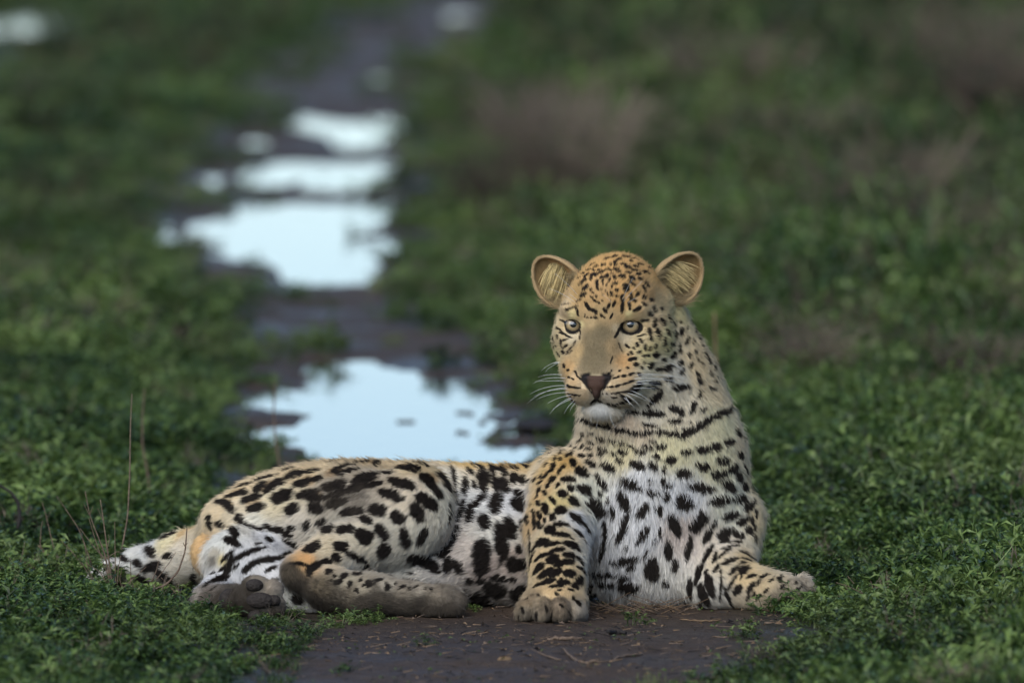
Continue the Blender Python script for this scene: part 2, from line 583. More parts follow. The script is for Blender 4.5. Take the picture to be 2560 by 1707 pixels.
# ------------------------------------------------------------------ the coat: markings measured on the photograph, set on the skin in 3-D
# each entry: x, y, half length, half width, tilt (degrees clockwise); a = region origin and zoom
SPOT_SETS = []
SPOT_SETS.append((1300, 600, 3.136, """
740,143,24,10,-15 678,160,20,9,-20 830,145,30,10,5 812,118,30,6,0 860,122,20,6,0 915,130,25,7,10 960,165,45,9,15 900,160,25,8,5
778,163,18,10,0 745,185,16,10,-30 868,178,14,7,10 937,200,25,10,10 805,203,22,9,0 655,207,22,10,-15 712,205,10,10,0 598,218,22,9,-15 568,203,25,7,-30
745,210,14,9,-20 838,223,28,12,10 905,217,20,8,10 1010,230,24,14,10 1060,235,14,12,60 540,243,22,8,-20 580,245,15,7,0 618,245,12,7,-20 680,243,18,8,-15
710,248,12,8,0 750,240,22,8,-5 770,258,18,9,-5 900,245,28,8,10 845,265,22,9,5 980,263,30,9,20 920,275,18,9,10 640,262,18,9,-20 500,270,16,8,-25
525,287,22,9,-35 587,282,28,14,-15 680,292,18,14,-50 640,300,14,12,-40 718,275,10,7,0 740,302,16,12,60 800,297,26,14,5 875,305,24,12,30 935,312,20,10,40
470,305,14,6,-40 505,330,26,10,-35 488,350,22,8,-40 560,315,12,8,-30 610,330,12,9,-30 650,330,14,8,-60 700,325,16,9,-60 745,347,18,10,0 860,335,18,9,35
880,355,22,9,40 985,355,26,9,45 520,380,28,14,-40 610,360,18,10,70 612,385,18,9,60 655,355,12,6,-70 680,360,12,6,-70 560,395,12,8,-30 720,375,10,6,80
755,403,14,12,70 712,415,14,8,50 825,385,28,22,80 965,390,30,11,60 915,420,22,9,60 500,437,28,12,-25 565,452,12,7,0 600,445,12,7,-30 578,420,10,6,0
650,430,8,5,0 690,430,14,6,50 720,440,12,6,40 757,445,14,9,10 640,395,8,6,0 670,405,8,6,0 800,440,14,10,-30 858,430,12,10,40 905,440,14,9,60
880,475,34,13,35 967,460,18,14,30 1023,477,20,13,30 470,480,25,8,-30 530,520,30,13,60 590,478,16,8,30 620,495,14,7,20 650,480,10,6,20 695,520,22,10,-60
735,505,22,10,-65 700,480,12,8,-40 790,465,16,8,80 800,520,45,13,95 855,510,20,12,60 858,535,16,8,70 965,515,24,12,35 1040,548,20,12,50 1097,545,16,14,60
915,545,28,12,-20 1003,585,20,12,65 450,530,18,5,-50 400,540,40,6,-25 378,545,14,7,0 350,515,30,5,-30 455,565,28,7,80 545,540,18,12,40 580,555,30,14,20
668,555,22,12,50 640,595,14,9,40 660,610,12,7,20 595,612,16,9,10 560,610,10,7,0 530,610,10,6,0 510,595,12,5,-80 720,590,16,7,-60 710,610,12,7,-60 600,580,10,6,0
300,590,30,7,-65 330,570,30,6,-40 290,640,20,6,-80 270,660,25,5,-80 258,700,20,5,85 300,690,14,7,60 325,710,18,7,50 340,735,25,8,20 385,760,25,6,15
350,785,30,6,-20 325,800,22,7,80 300,760,16,7,70 268,770,20,7,80 270,830,25,8,75 290,830,10,6,60 310,895,24,11,65 345,880,16,9,70 365,830,14,7,-50
390,860,25,5,-50 415,835,20,4,-45 375,890,14,5,-60 400,880,18,5,-60 350,985,18,9,70 310,985,30,9,60 275,800,14,6,80 380,1020,10,9,60 345,850,8,5,60
330,830,10,5,60 430,810,22,5,-60 940,790,18,10,60 915,820,16,12,70 840,835,22,10,40 890,850,12,8,40 870,890,18,10,60 845,900,12,7,50 975,840,22,9,-80
925,885,16,14,-30 1005,850,20,9,-60 955,910,16,9,-20 990,905,14,13,-50 885,933,30,12,0 860,945,16,6,20 935,755,22,5,-15 960,745,20,5,-20 905,975,18,14,30
960,965,12,10,80 1013,985,22,19,90 945,1000,14,9,80 1015,760,30,10,80 1005,710,20,14,60 1043,655,32,13,92 1068,735,38,17,80 1103,645,26,15,60
1150,615,30,15,85 1190,655,20,13,80 1145,730,30,14,70 1200,740,28,18,75 1115,800,32,13,95 1050,825,16,9,-70 1053,895,24,22,-60 1165,830,26,13,90
1190,820,14,10,80 1130,862,16,12,-60 1188,900,28,22,-50 1240,850,34,13,90 1255,715,26,16,100 1110,940,18,16,80 1145,1000,30,22,-35 1075,1008,28,14,-10
1245,960,24,18,-60 1250,1025,26,14,-30 1300,685,18,8,90 1295,800,25,13,95 1315,770,14,8,90 1345,790,22,7,90 1250,640,12,10,80 1220,630,12,6,40
1320,640,24,13,80 1335,580,22,14,70 1345,555,20,9,60 1400,635,22,10,70 1355,710,26,12,75 1400,700,26,12,75 1400,800,45,13,70 1315,910,26,12,90
1325,975,24,15,100 1432,890,30,14,70 1365,880,16,9,90 1385,935,14,10,60 1420,970,18,10,60 1465,950,40,10,75 1505,985,36,14,85 1475,880,22,8,80
1500,900,25,8,80 1480,1045,18,10,60 1385,1060,38,13,60 1400,1110,24,16,40 1510,1105,14,12,40 1530,1075,16,9,80 1460,800,30,8,70 1440,750,25,8,70
1530,960,25,7,85 1145,1080,28,14,-5 1045,1115,40,16,0 1040,1150,50,8,5 1180,1110,18,10,-50 1255,1150,65,24,-3 1395,1208,30,16,-60 1065,1220,50,26,-45
1020,1265,45,14,-45 1500,1160,24,13,10 1355,1290,34,18,-65 1335,1335,22,16,-60 1215,1320,50,22,15 1255,1350,30,20,40 1425,1325,24,13,-25
1040,1350,70,26,5 855,1340,75,18,3 1210,1415,45,15,0 1325,1430,12,8,-60 1270,1475,18,6,0 1015,1440,50,10,8 1215,1475,14,6,30 1100,1498,32,16,0 1190,1515,40,15,5
388,1078,18,8,20 415,1090,12,6,30 435,1155,32,7,10 385,1145,22,9,25 400,1205,22,7,10 440,1212,30,6,10 425,1250,30,13,50 765,1075,14,8,-20 810,1068,20,12,-5
860,1057,18,11,-20 740,1085,14,6,-10 780,1028,10,8,0 840,1003,14,11,0 883,1045,10,8,0 715,1150,18,8,-10 765,1142,20,9,-15 815,1128,25,8,-15
865,1110,28,8,-20 715,1200,18,6,-5 765,1195,22,7,-10 815,1185,28,8,-10 690,1155,8,5,0 680,1200,8,5,0 650,1205,7,5,0 740,1230,22,6,5 820,1235,40,14,30
890,1165,45,22,-30 920,1130,25,16,-10 920,1050,18,12,90 718,935,22,5,-70 708,965,12,4,-70
"""))
SPOT_SETS.append((1250, 1000, 2.613, """
550,212,22,9,10 600,205,18,5,5 665,242,26,9,15 738,258,24,9,10 800,275,20,9,20 855,298,22,8,30 535,262,16,8,-20 600,270,20,10,15 545,303,18,9,-60
590,315,18,9,10 505,318,10,8,-60 675,320,28,12,15 665,350,22,10,10 745,345,20,9,25 805,335,32,14,12 785,390,26,12,20 600,360,18,10,10 535,365,24,11,5
470,355,18,10,-60 480,300,12,8,-70 1000,268,20,9,15 965,303,24,12,20 920,333,28,13,15 1052,300,30,14,-5 1025,365,20,12,20 1215,333,32,14,-3
1318,317,34,18,-8 1395,302,34,20,-15 1490,270,28,18,-20 1537,207,26,20,60 1572,135,22,20,60 1560,355,22,20,70 605,415,40,18,20 715,432,44,20,22
480,412,22,18,60 535,470,40,26,30 900,420,46,24,15 1000,425,28,18,35 1070,445,22,11,90 1115,383,32,18,-15 1195,470,48,24,5 1318,425,34,22,8
1450,390,36,20,-5 1425,480,42,24,-15 1515,440,28,22,-40 1590,440,32,14,75 1580,260,25,9,80 1600,330,22,8,80 1630,360,20,9,80 1640,440,26,10,80
665,530,58,24,50 445,518,36,18,5 460,575,20,18,80 545,585,46,28,20 650,610,20,16,90 860,540,62,26,28 985,520,16,10,30 1065,520,20,14,90
1100,553,22,14,-15 985,595,24,16,50 1025,605,14,10,90 1085,622,26,18,90 1305,565,68,22,10 1550,497,26,18,70 1485,555,44,22,38 1590,565,26,18,75
1630,570,34,14,90 1660,520,24,9,85 1680,560,20,6,88 1680,640,25,6,88 1555,640,36,24,-10 408,615,24,22,40 473,665,34,28,40 615,700,62,40,40
712,645,18,14,70 742,720,38,14,82 815,655,60,28,65 935,710,46,24,-60 1010,700,18,5,90 1042,710,34,13,85 1200,655,52,44,40 1425,650,58,24,-8
1605,695,28,22,-60 1640,670,25,10,-70 1505,750,46,24,-10 1580,785,34,20,-40 1640,785,25,10,80 1665,740,25,8,88 395,720,30,22,10 345,660,24,12,60
297,710,30,16,85 255,675,22,12,80 262,755,22,11,85 300,610,18,10,60 260,590,22,10,-60 350,520,22,12,-40 390,470,20,9,-60 355,440,18,10,-50
420,435,14,9,-40 330,470,22,8,-30 300,500,22,9,-40 270,540,16,8,-50 320,560,20,9,-60 380,560,16,10,-60 250,630,14,8,-70 225,740,22,8,88
230,800,36,9,90 265,820,24,14,70 345,770,20,16,80 205,880,30,9,85 295,790,18,8,80 370,390,18,9,-50 415,350,20,9,-50 340,360,18,8,-50 360,420,14,8,-30
440,370,14,8,-60 400,390,14,8,-50 290,400,14,7,-40 310,430,16,7,-40 260,460,14,7,-50 215,680,16,9,70 240,520,14,8,-50 275,500,16,7,-60
495,780,44,18,42 550,830,30,12,60 818,800,50,20,100 790,880,34,16,110 1135,800,66,28,65 1295,790,62,36,-60 1390,805,28,13,-55 1350,885,42,18,-65
1460,870,54,30,-30 1550,880,30,18,10 1620,850,24,18,60 1655,830,22,9,85 1660,900,22,8,88 325,850,32,24,-20 405,815,42,14,5 400,880,52,13,8
510,880,48,13,45 280,930,38,22,-20 340,940,42,13,-12 460,940,40,14,15 945,860,50,20,-55 905,910,22,12,-60 1045,860,32,9,80 1012,905,18,7,90
830,950,18,7,60 1100,980,56,24,82 1232,960,64,18,100 1355,1000,56,14,-60 1455,920,30,12,-20 1530,925,36,8,-3 1500,960,50,6,-15 480,965,46,12,25
370,980,40,12,-12 280,1020,52,14,-30 210,1040,44,13,-75 235,960,40,10,-60 577,960,44,9,90 345,1040,36,22,-20 450,1015,34,16,5 420,1060,50,18,-12
515,1050,30,14,50 255,1100,40,20,-50 200,1150,44,13,88 295,1130,48,18,-35 365,1125,38,20,-25 455,1130,34,20,5 530,1110,30,16,40 515,1180,26,18,80
300,1190,36,14,-30 240,1215,24,10,-45 345,1175,20,9,-20 420,1190,34,14,0 485,1215,22,14,35 365,1215,40,9,-5 400,1165,12,6,0 460,1240,16,9,10
390,1240,14,6,0 200,1100,20,8,80 820,1040,75,20,-8 670,1130,60,14,5 860,1090,24,13,-10 700,1190,42,16,12 800,1140,40,9,10 820,1160,34,12,-15
985,1045,32,22,-45 995,1115,48,42,-70 1145,1070,34,22,90 840,1215,56,28,5 600,1235,40,24,0 600,1195,30,10,-10 1080,1190,24,14,40 960,990,30,8,-60
1400,1030,30,8,-70 1300,1130,56,16,-72 1350,1120,16,10,-60 1245,1230,52,14,85 1370,1210,58,22,75 1330,1270,56,20,65 1410,1100,28,9,-60
1440,1150,50,7,85 1440,1235,60,8,95 1490,1290,60,9,65 1505,1200,60,10,-55 1525,1110,30,12,-40 1500,1050,44,12,-20 1590,1110,28,18,-20 1580,1065,24,8,0
1620,1050,40,7,20 1590,1000,30,7,20 1640,1030,26,6,30 1640,1150,30,9,-15 1720,1150,25,8,-15 1550,1240,26,18,-50 1640,1220,30,14,-60 1700,1190,24,8,-20
1660,1270,20,8,-60 1575,1160,14,5,-60 1825,1170,20,9,-60 1840,1220,14,9,-60 1770,1180,14,6,-20 1315,1330,20,12,60 1210,1310,24,10,60 1450,1010,50,7,-40
1880,1190,12,6,-50 1930,1190,10,6,-50
1550,1233,26,18,-40 1640,1223,30,12,-50 1820,1173,18,10,40 1850,1213,14,8,-60 1900,1263,20,8,-60 1690,1283,20,8,-40 1620,1283,22,8,-70 1960,1223,18,6,-70 1740,1243,18,8,-50
1780,1313,14,8,0 1990,1260,14,6,80 1930,1240,16,6,-50 1870,1290,24,7,10 180,1303,14,7,-60 260,1283,14,7,60 375,1273,16,9,30 510,1323,22,10,60 400,1343,14,7,40 300,1363,20,7,80
450,1393,16,6,60 240,1403,20,8,85 340,1423,24,8,88 150,1373,20,8,70 420,1453,20,8,85 200,1450,30,7,70 480,1300,14,7,40 130,1420,16,6,80
"""))
SPOT_SETS.append((200, 1100, 3.136, """
1130,490,45,18,10 1185,530,40,26,40 1200,390,32,14,0 1240,425,65,18,-15 1300,355,50,14,-15 1280,400,30,12,-30 1350,460,65,22,-20 1390,530,70,30,-15
1420,370,50,22,-35 1500,385,50,20,-30 1550,345,55,24,-15 1430,310,55,12,-20 1520,290,50,10,-12 1600,430,75,26,-18 1590,475,60,20,-10 1690,280,65,24,-15
1820,255,60,16,-8 1640,240,40,10,-15 1760,340,65,24,-15 1870,310,40,20,-20 1800,420,70,22,-15 1850,450,70,24,0 1670,540,65,40,-25 1860,530,60,45,10
1270,620,45,30,60 1100,660,42,32,30 1210,720,55,28,50 1025,640,50,16,80 1510,695,50,22,20 1600,720,55,22,25 1660,685,30,16,10 1790,670,50,30,-85
1195,795,55,24,25 1485,790,26,18,20 1395,815,30,8,-10 1650,810,60,20,20 1320,880,115,16,-20 1150,910,50,12,-45 1640,910,90,20,-3 1125,1000,26,11,-50
1225,985,24,11,-30 1090,1095,95,26,-28 1495,1010,40,12,-20 1045,1045,16,10,-40 1060,1160,30,8,-25 1730,970,70,12,10 1830,1000,50,26,-30
1540,1090,30,7,0 1830,840,60,28,-30 1700,1230,50,48,0 1755,1360,68,60,-60 880,675,70,26,-8 700,750,70,30,-20 565,865,60,40,15 470,965,42,30,10
345,915,45,20,15 700,905,40,20,-10 580,990,60,28,-15 690,1090,60,40,50 640,1050,50,30,40 500,1080,60,30,10 330,1010,30,20,10 830,1130,90,24,-5
905,1085,45,26,70 200,1000,16,10,0 370,940,30,12,0 1015,610,20,12,90
"""))
SPOT_SETS.append((600, 1100, 2.94, """
620,290,50,26,20 760,210,75,18,-15 800,240,75,20,-10 900,180,50,22,-10 1010,190,45,24,-50 900,135,40,10,-5 1060,140,30,8,0 1180,210,80,20,0 1280,200,40,16,20
1150,170,40,10,0 1240,150,30,8,0 1340,185,40,14,20 1500,160,30,9,10 720,170,50,10,-12 950,265,70,18,-5 1080,250,40,18,0 700,340,75,26,-12
760,385,90,18,-12 920,300,80,20,-10 990,330,60,16,-10 870,350,70,22,-20 1195,320,95,36,12 1370,290,60,38,30 1430,370,60,22,45 1490,300,75,26,55
1580,260,60,14,75 1110,400,95,36,18 1380,455,90,42,40 720,460,80,34,-15 560,500,65,40,-10 840,530,80,36,-10 1020,520,70,45,10 930,590,50,30,20
1165,565,62,44,25 1305,530,75,45,60 1215,720,75,38,85 1340,700,70,30,-65 1045,670,70,40,50 910,710,70,55,30 780,660,75,32,-8 650,660,50,36,-20
600,600,45,30,-20 500,620,40,28,70 1060,810,55,48,-20 745,780,60,38,5 560,800,75,36,-25 850,850,70,18,25 710,860,36,30,50 940,920,40,18,60
635,895,40,18,-20 535,930,44,22,-15 420,905,60,18,5 645,970,26,16,-10 760,1000,26,16,-10 850,990,30,14,5 935,980,30,8,0 980,1050,16,12,0 1060,1050,14,9,0 1130,1060,14,10,0 1160,1090,12,8,0 1240,1095,14,9,0 1350,1095,14,8,0 1400,1100,12,8,0 900,1070,14,10,0 880,1030,16,10,0 690,1000,14,10,0 860,1120,12,8,0 720,1040,28,16,-20
800,1060,22,16,-40 850,1100,16,12,0 940,1055,24,20,0 1080,1080,22,20,30 1015,1030,30,9,-5 1195,1080,18,9,0 1290,1080,20,8,-20 1000,1110,10,6,0 660,1030,14,8,0
1330,880,85,48,10 1380,830,50,14,-25 1510,800,75,40,-65 1580,700,55,26,-60 1530,920,70,40,-70 1610,930,60,38,60 1780,860,110,54,92 1800,610,50,36,50
1930,740,120,42,85 1990,650,75,38,75 1895,480,70,44,-70 2045,480,55,42,30 1770,460,50,20,-40 1700,545,55,30,-80 1635,530,70,18,-75 1530,530,60,12,90
1600,430,50,12,80 1890,330,50,22,80 1950,340,50,32,60 1790,330,55,26,70 1665,350,60,18,90 1730,340,25,14,60 1810,275,45,24,50 1760,205,46,22,20
1870,225,40,24,50 1940,235,40,22,50 2025,215,34,22,10 2120,205,34,22,20 1690,185,30,14,20 1700,240,30,14,40 1820,150,50,12,5 1880,165,30,10,10
2050,165,60,10,3 2160,180,30,14,0 2025,285,34,30,60 2085,300,34,20,85 2140,310,20,16,80 2075,405,44,20,20 2120,445,30,20,40 2090,640,50,22,90
2120,580,34,20,85 2020,910,60,46,0 1690,1030,24,20,0 1770,1030,24,18,10 1900,1010,50,20,10 2010,1020,20,16,0 2100,900,30,12,88 2050,810,22,20,70
1880,1095,75,46,20 2060,1110,60,40,-20 1800,1190,88,56,15 2100,1040,24,16,0 1230,970,34,7,20 1240,1030,60,12,8 1060,975,50,16,20 2140,800,40,14,88 2140,690,30,12,80
"""))
# streaks: chains of points with a half width
STREAKS = [
    (1250, 1000, 2.613, 20, [(1190, 225), (1260, 190), (1330, 140), (1400, 95), (1480, 62), (1490, 20)]),
    (1250, 1000, 2.613, 14, [(540, 112), (620, 145), (700, 160), (780, 185), (850, 205), (900, 214), (980, 205)]),
    (1250, 1000, 2.613, 13, [(683, 800), (690, 880), (685, 960), (665, 1020)]),
    (200, 1100, 3.136, 24, [(1255, 615), (1290, 660), (1350, 690), (1420, 715)]),
    (200, 1100, 3.136, 20, [(1295, 1015), (1350, 968), (1430, 938), (1500, 935)]),
    (1300, 600, 3.136, 9, [(560, 1262), (600, 1244), (660, 1265), (740, 1278), (800, 1258)]),
    (1300, 600, 3.136, 5, [(590, 1180), (592, 1245)]),
    (1300, 600, 3.136, 6, [(478, 705), (480, 735), (470, 775)]),
    (1300, 600, 3.136, 10, [(775, 700), (762, 735), (745, 760)]),
    (1300, 600, 3.136, 4, [(770, 810), (785, 850), (800, 880)]),
    (1300, 600, 3.136, 8, [(945, 625), (985, 632)]),
    (1300, 600, 3.136, 7, [(350, 640), (325, 632)]),
    (1300, 600, 3.136, 7, [(438, 1035), (450, 1068), (480, 1095), (515, 1130), (550, 1180), (585, 1215)]),
    (1300, 600, 3.136, 9, [(708, 1028), (690, 1060), (650, 1085), (615, 1120), (600, 1180), (590, 1215)]),
]
# coat colour, fur length (mm) by place: u, v, reach, colour, length, dirt
WHT = (.74, .73, .68); CRM = (.68, .55, .295); TAN = (.58, .405, .17); OCH = (.54, .34, .14); GRB = (.175, .142, .085)
PCH = (.66, .44, .22); DRT = (.24, .205, .155); MUD = (.050, .042, .033); BLK = (.035, .028, .022); PNK = (.52, .45, .40)
COAT = [
    (1558, 650, 40, OCH, 9, 0), (1500, 670, 40, OCH, 8, 0), (1620, 680, 40, OCH, 9, 0), (1500, 730, 40, (.46, .31, .15), 7, 0), (1560, 730, 40, OCH, 8, 0),
    (1620, 740, 30, (.46, .30, .14), 8, 0), (1455, 735, 25, (.40, .27, .12), 7, 0), (1410, 770, 18, (.54, .42, .26), 6, 0), (1508, 780, 22, (.46, .34, .18), 5, 0), (1480, 810, 14, (.42, .32, .18), 4, 0),
    (1433, 788, 9, CRM, 3.5, 0), (1570, 787, 9, CRM, 3.5, 0), (1538, 822, 8, (.46, .38, .25), 3.5, 0), (1457, 812, 6, CRM, 3.5, 0), (1470, 790, 14, (.45, .33, .18), 4, 0), (1530, 790, 14, (.45, .33, .18), 4, 0),
    (1500, 840, 26, GRB, 3, 0), (1490, 880, 30, GRB, 3, 0), (1480, 910, 26, GRB, 2.5, 0), (1530, 870, 20, (.30, .22, .12), 3, 0), (1450, 880, 16, (.40, .29, .15), 3.5, 0),
    (1432, 845, 12, (.55, .47, .33), 4, 0), (1562, 845, 16, (.52, .44, .30), 4, 0), (1400, 850, 18, (.50, .40, .24), 5, 0), (1395, 890, 18, CRM, 5, 0), (1385, 820, 14, (.55, .46, .29), 5, 0),
    (1555, 905, 18, (.56, .36, .17), 4, 0), (1425, 920, 14, (.56, .38, .19), 4, 0), (1560, 940, 16, (.56, .40, .22), 4, 0), (1430, 955, 16, (.58, .42, .24), 4, 0),
    (1520, 965, 14, (.55, .43, .27), 4, 0), (1515, 985, 12, (.56, .50, .40), 4, 0), (1455, 980, 12, (.54, .42, .27), 4, 0), (1500, 1026, 16, (.68, .67, .62), 6.5, 0), (1460, 1015, 12, (.58, .56, .48), 6, 0),
    (1630, 800, 40, (.60, .46, .27), 10, 0), (1660, 850, 40, CRM, 12, 0), (1620, 880, 30, CRM, 9, 0), (1690, 770, 35, CRM, 12, 0), (1600, 850, 20, (.56, .46, .28), 7, 0), (1640, 910, 30, (.62, .54, .38), 12, 0), (1700, 830, 30, (.62, .52, .34), 13, 0), (1640, 760, 25, (.50, .38, .21), 9, 0), (1740, 800, 30, (.62, .52, .33), 14, 0), (1700, 860, 25, (.62, .53, .36), 13, 0),
    (1740, 900, 45, (.64, .52, .33), 15, 0), (1780, 960, 45, (.64, .53, .35), 16, 0), (1680, 930, 40, (.66, .60, .50), 16, 0), (1610, 950, 26, (.64, .58, .44), 10, 0), (1640, 980, 26, (.64, .58, .44), 12, 0), (1620, 1020, 34, (.64, .60, .50), 14, 0),
    (1700, 1020, 45, (.66, .58, .45), 18, 0), (1560, 1045, 35, (.62, .52, .40), 16, 0), (1480, 1070, 35, (.64, .56, .42), 15, 0), (1600, 1075, 35, (.64, .55, .42), 16, 0),
    (1800, 1060, 45, (.69, .60, .40), 18, 0), (1845, 1100, 35, (.62, .52, .36), 16, 0), (1470, 1120, 40, (.62, .52, .37), 14, 0), (1560, 1130, 45, (.67, .58, .38), 17, 0),
    (1680, 1120, 50, (.69, .60, .40), 18, 0), (1780, 1150, 45, (.69, .61, .42), 18, 0), (1880, 1200, 30, (.60, .50, .32), 14, 0), (1600, 1200, 60, WHT, 22, 0), (1700, 1230, 60, WHT, 22, 0),
    (1820, 1260, 45, (.68, .63, .52), 18, 0), (1885, 1300, 30, (.60, .50, .32), 12, 0), (1700, 1320, 50, PNK, 14, 0), (1600, 1320, 55, WHT, 22, 0), (1780, 1340, 40, (.62, .56, .47), 16, 0),
    (1540, 1260, 50, WHT, 24, 0), (1480, 1230, 45, (.68, .64, .54), 20, 0), (1420, 1150, 35, TAN, 13, 0), (1375, 1180, 30, (.57, .41, .20), 12, 0), (1355, 1240, 30, (.54, .39, .20), 11, 0), (1330, 1300, 30, (.52, .37, .2), 10, 0),
    (1400, 1250, 35, CRM, 13, 0), (1440, 1290, 30, WHT, 16, 0), (1490, 1330, 30, (.72, .72, .66), 24, 0), (1380, 1340, 30, (.62, .52, .34), 9, 0), (1340, 1400, 28, (.60, .47, .28), 8, 0), (1400, 1420, 28, (.62, .49, .29), 8, 0),
    (1455, 1400, 20, (.66, .60, .50), 10, 0), (1390, 1470, 26, (.60, .46, .27), 8, 0), (1330, 1500, 22, (.42, .33, .22), 10, .5), (1400, 1510, 25, (.38, .30, .21), 10, .7), (1450, 1510, 18, (.50, .44, .35), 9, .3),
    (1320, 1545, 20, DRT, 7, .8), (1380, 1550, 20, DRT, 7, .9), (1445, 1545, 16, (.45, .4, .33), 7, .5),
    (1560, 1400, 50, WHT, 20, 0), (1650, 1430, 50, (.64, .62, .57), 20, 0), (1600, 1500, 40, (.56, .53, .48), 20, .2), (1720, 1470, 35, (.62, .60, .54), 14, 0), (1500, 1480, 30, (.58, .55, .50), 18, .1),
    (1800, 1400, 30, (.60, .52, .38), 10, 0), (1860, 1400, 28, (.58, .46, .27), 10, 0), (1860, 1440, 24, (.60, .48, .29), 9, 0), (1780, 1480, 26, (.60, .57, .50), 10, 0), (1850, 1490, 20, (.50, .43, .32), 9, .2),
    (1900, 1460, 22, (.56, .46, .30), 9, .1), (1930, 1500, 20, (.44, .37, .27), 6.5, .6), (1970, 1490, 22, (.42, .36, .27), 6.5, .7), (2010, 1480, 20, (.46, .40, .31), 6.5, .6), (2020, 1510, 16, (.56, .53, .48), 6.5, .4),
    # back, flank, haunch
    (1300, 1165, 40, TAN, 14, 0), (1200, 1160, 45, TAN, 15, 0), (1050, 1152, 50, (.52, .42, .26), 16, 0), (900, 1150, 50, (.50, .39, .24), 15, 0), (750, 1180, 45, (.54, .43, .27), 13, 0), (600, 1225, 40, (.58, .46, .29), 12, 0),
    (1240, 1200, 40, (.62, .55, .42), 16, 0), (1130, 1200, 35, (.64, .60, .50), 18, 0), (1280, 1260, 35, WHT, 18, 0), (1200, 1260, 45, (.68, .68, .62), 20, 0), (1150, 1300, 30, (.58, .54, .48), 18, 0),
    (1100, 1240, 35, (.66, .61, .50), 14, 0), (1030, 1230, 40, (.60, .53, .42), 14, 0), (950, 1190, 40, (.48, .41, .31), 14, .3), (900, 1250, 40, (.42, .37, .30), 14, .75), (840, 1230, 35, (.40, .35, .28), 13, .75), (860, 1290, 30, (.50, .46, .38), 14, .4),
    (700, 1250, 45, (.60, .53, .38), 13, 0), (600, 1270, 40, (.62, .54, .40), 12, 0), (550, 1270, 35, (.64, .53, .36), 11, 0), (640, 1310, 35, (.66, .62, .54), 18, 0), (750, 1310, 35, (.58, .53, .45), 18, .2),
    (1050, 1330, 35, (.62, .58, .48), 15, 0), (980, 1330, 30, (.56, .52, .43), 14, .1), (900, 1350, 30, (.60, .54, .42), 13, 0), (820, 1370, 25, (.58, .50, .36), 12, 0), (770, 1400, 22, (.60, .38, .18), 9, 0), (810, 1410, 20, (.54, .45, .32), 9, 0),
    (880, 1420, 20, (.62, .58, .50), 10, 0), (950, 1420, 22, (.60, .56, .48), 14, 0),
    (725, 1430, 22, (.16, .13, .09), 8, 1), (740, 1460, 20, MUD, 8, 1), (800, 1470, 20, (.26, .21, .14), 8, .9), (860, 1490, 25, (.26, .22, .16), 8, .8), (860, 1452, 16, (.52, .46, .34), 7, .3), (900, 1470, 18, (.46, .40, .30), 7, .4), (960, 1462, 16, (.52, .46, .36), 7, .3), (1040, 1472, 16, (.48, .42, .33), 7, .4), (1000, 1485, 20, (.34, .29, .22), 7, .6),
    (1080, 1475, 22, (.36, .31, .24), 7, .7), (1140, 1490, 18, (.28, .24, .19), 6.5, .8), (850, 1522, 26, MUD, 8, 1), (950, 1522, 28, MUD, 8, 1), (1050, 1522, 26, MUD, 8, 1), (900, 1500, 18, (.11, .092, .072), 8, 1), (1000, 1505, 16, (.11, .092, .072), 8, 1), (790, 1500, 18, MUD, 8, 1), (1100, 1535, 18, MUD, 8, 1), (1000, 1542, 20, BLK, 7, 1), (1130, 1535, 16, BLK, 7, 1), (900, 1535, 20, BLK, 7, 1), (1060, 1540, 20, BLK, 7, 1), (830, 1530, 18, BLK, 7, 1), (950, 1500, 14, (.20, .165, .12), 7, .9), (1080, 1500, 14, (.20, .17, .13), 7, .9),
    (560, 1345, 30, (.68, .66, .60), 14, 0), (680, 1350, 35, (.70, .70, .66), 14, 0), (600, 1390, 35, (.72, .73, .70), 12, 0), (690, 1410, 30, (.72, .73, .70), 12, 0), (540, 1440, 25, (.70, .71, .68), 12, 0), (600, 1430, 25, (.70, .70, .67), 11, 0),
    (500, 1345, 18, PCH, 9, 0), (492, 1385, 18, PCH, 7, 0), (500, 1415, 14, (.62, .44, .26), 7, 0), (540, 1375, 14, (.50, .46, .38), 8, 0), (535, 1395, 12, (.22, .20, .17), 8, 0), (560, 1395, 14, CRM, 8, 0),
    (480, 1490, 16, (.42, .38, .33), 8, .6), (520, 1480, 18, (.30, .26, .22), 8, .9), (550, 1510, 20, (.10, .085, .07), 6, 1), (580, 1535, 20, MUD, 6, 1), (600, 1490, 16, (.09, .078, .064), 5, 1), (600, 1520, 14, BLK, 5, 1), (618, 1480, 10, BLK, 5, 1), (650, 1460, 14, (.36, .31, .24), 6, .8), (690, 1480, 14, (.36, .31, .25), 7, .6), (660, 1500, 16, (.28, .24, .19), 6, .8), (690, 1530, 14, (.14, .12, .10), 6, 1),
    (740, 1500, 25, (.66, .64, .58), 13, 0), (800, 1530, 22, (.60, .57, .52), 12, .2), (760, 1540, 18, (.60, .58, .54), 14, .1),
    (430, 1340, 30, (.67, .58, .38), 12, 0), (450, 1400, 30, (.64, .58, .48), 12, 0), (380, 1370, 25, (.70, .68, .62), 14, 0), (400, 1430, 25, (.60, .55, .48), 12, .1), (320, 1400, 22, (.66, .64, .60), 14, 0), (300, 1440, 20, (.50, .45, .4), 12, .3), (250, 1430, 18, (.66, .64, .60), 13, 0), (225, 1450, 14, (.60, .57, .52), 13, .2), (470, 1320, 20, (.58, .40, .2), 12, 0),
    # belly
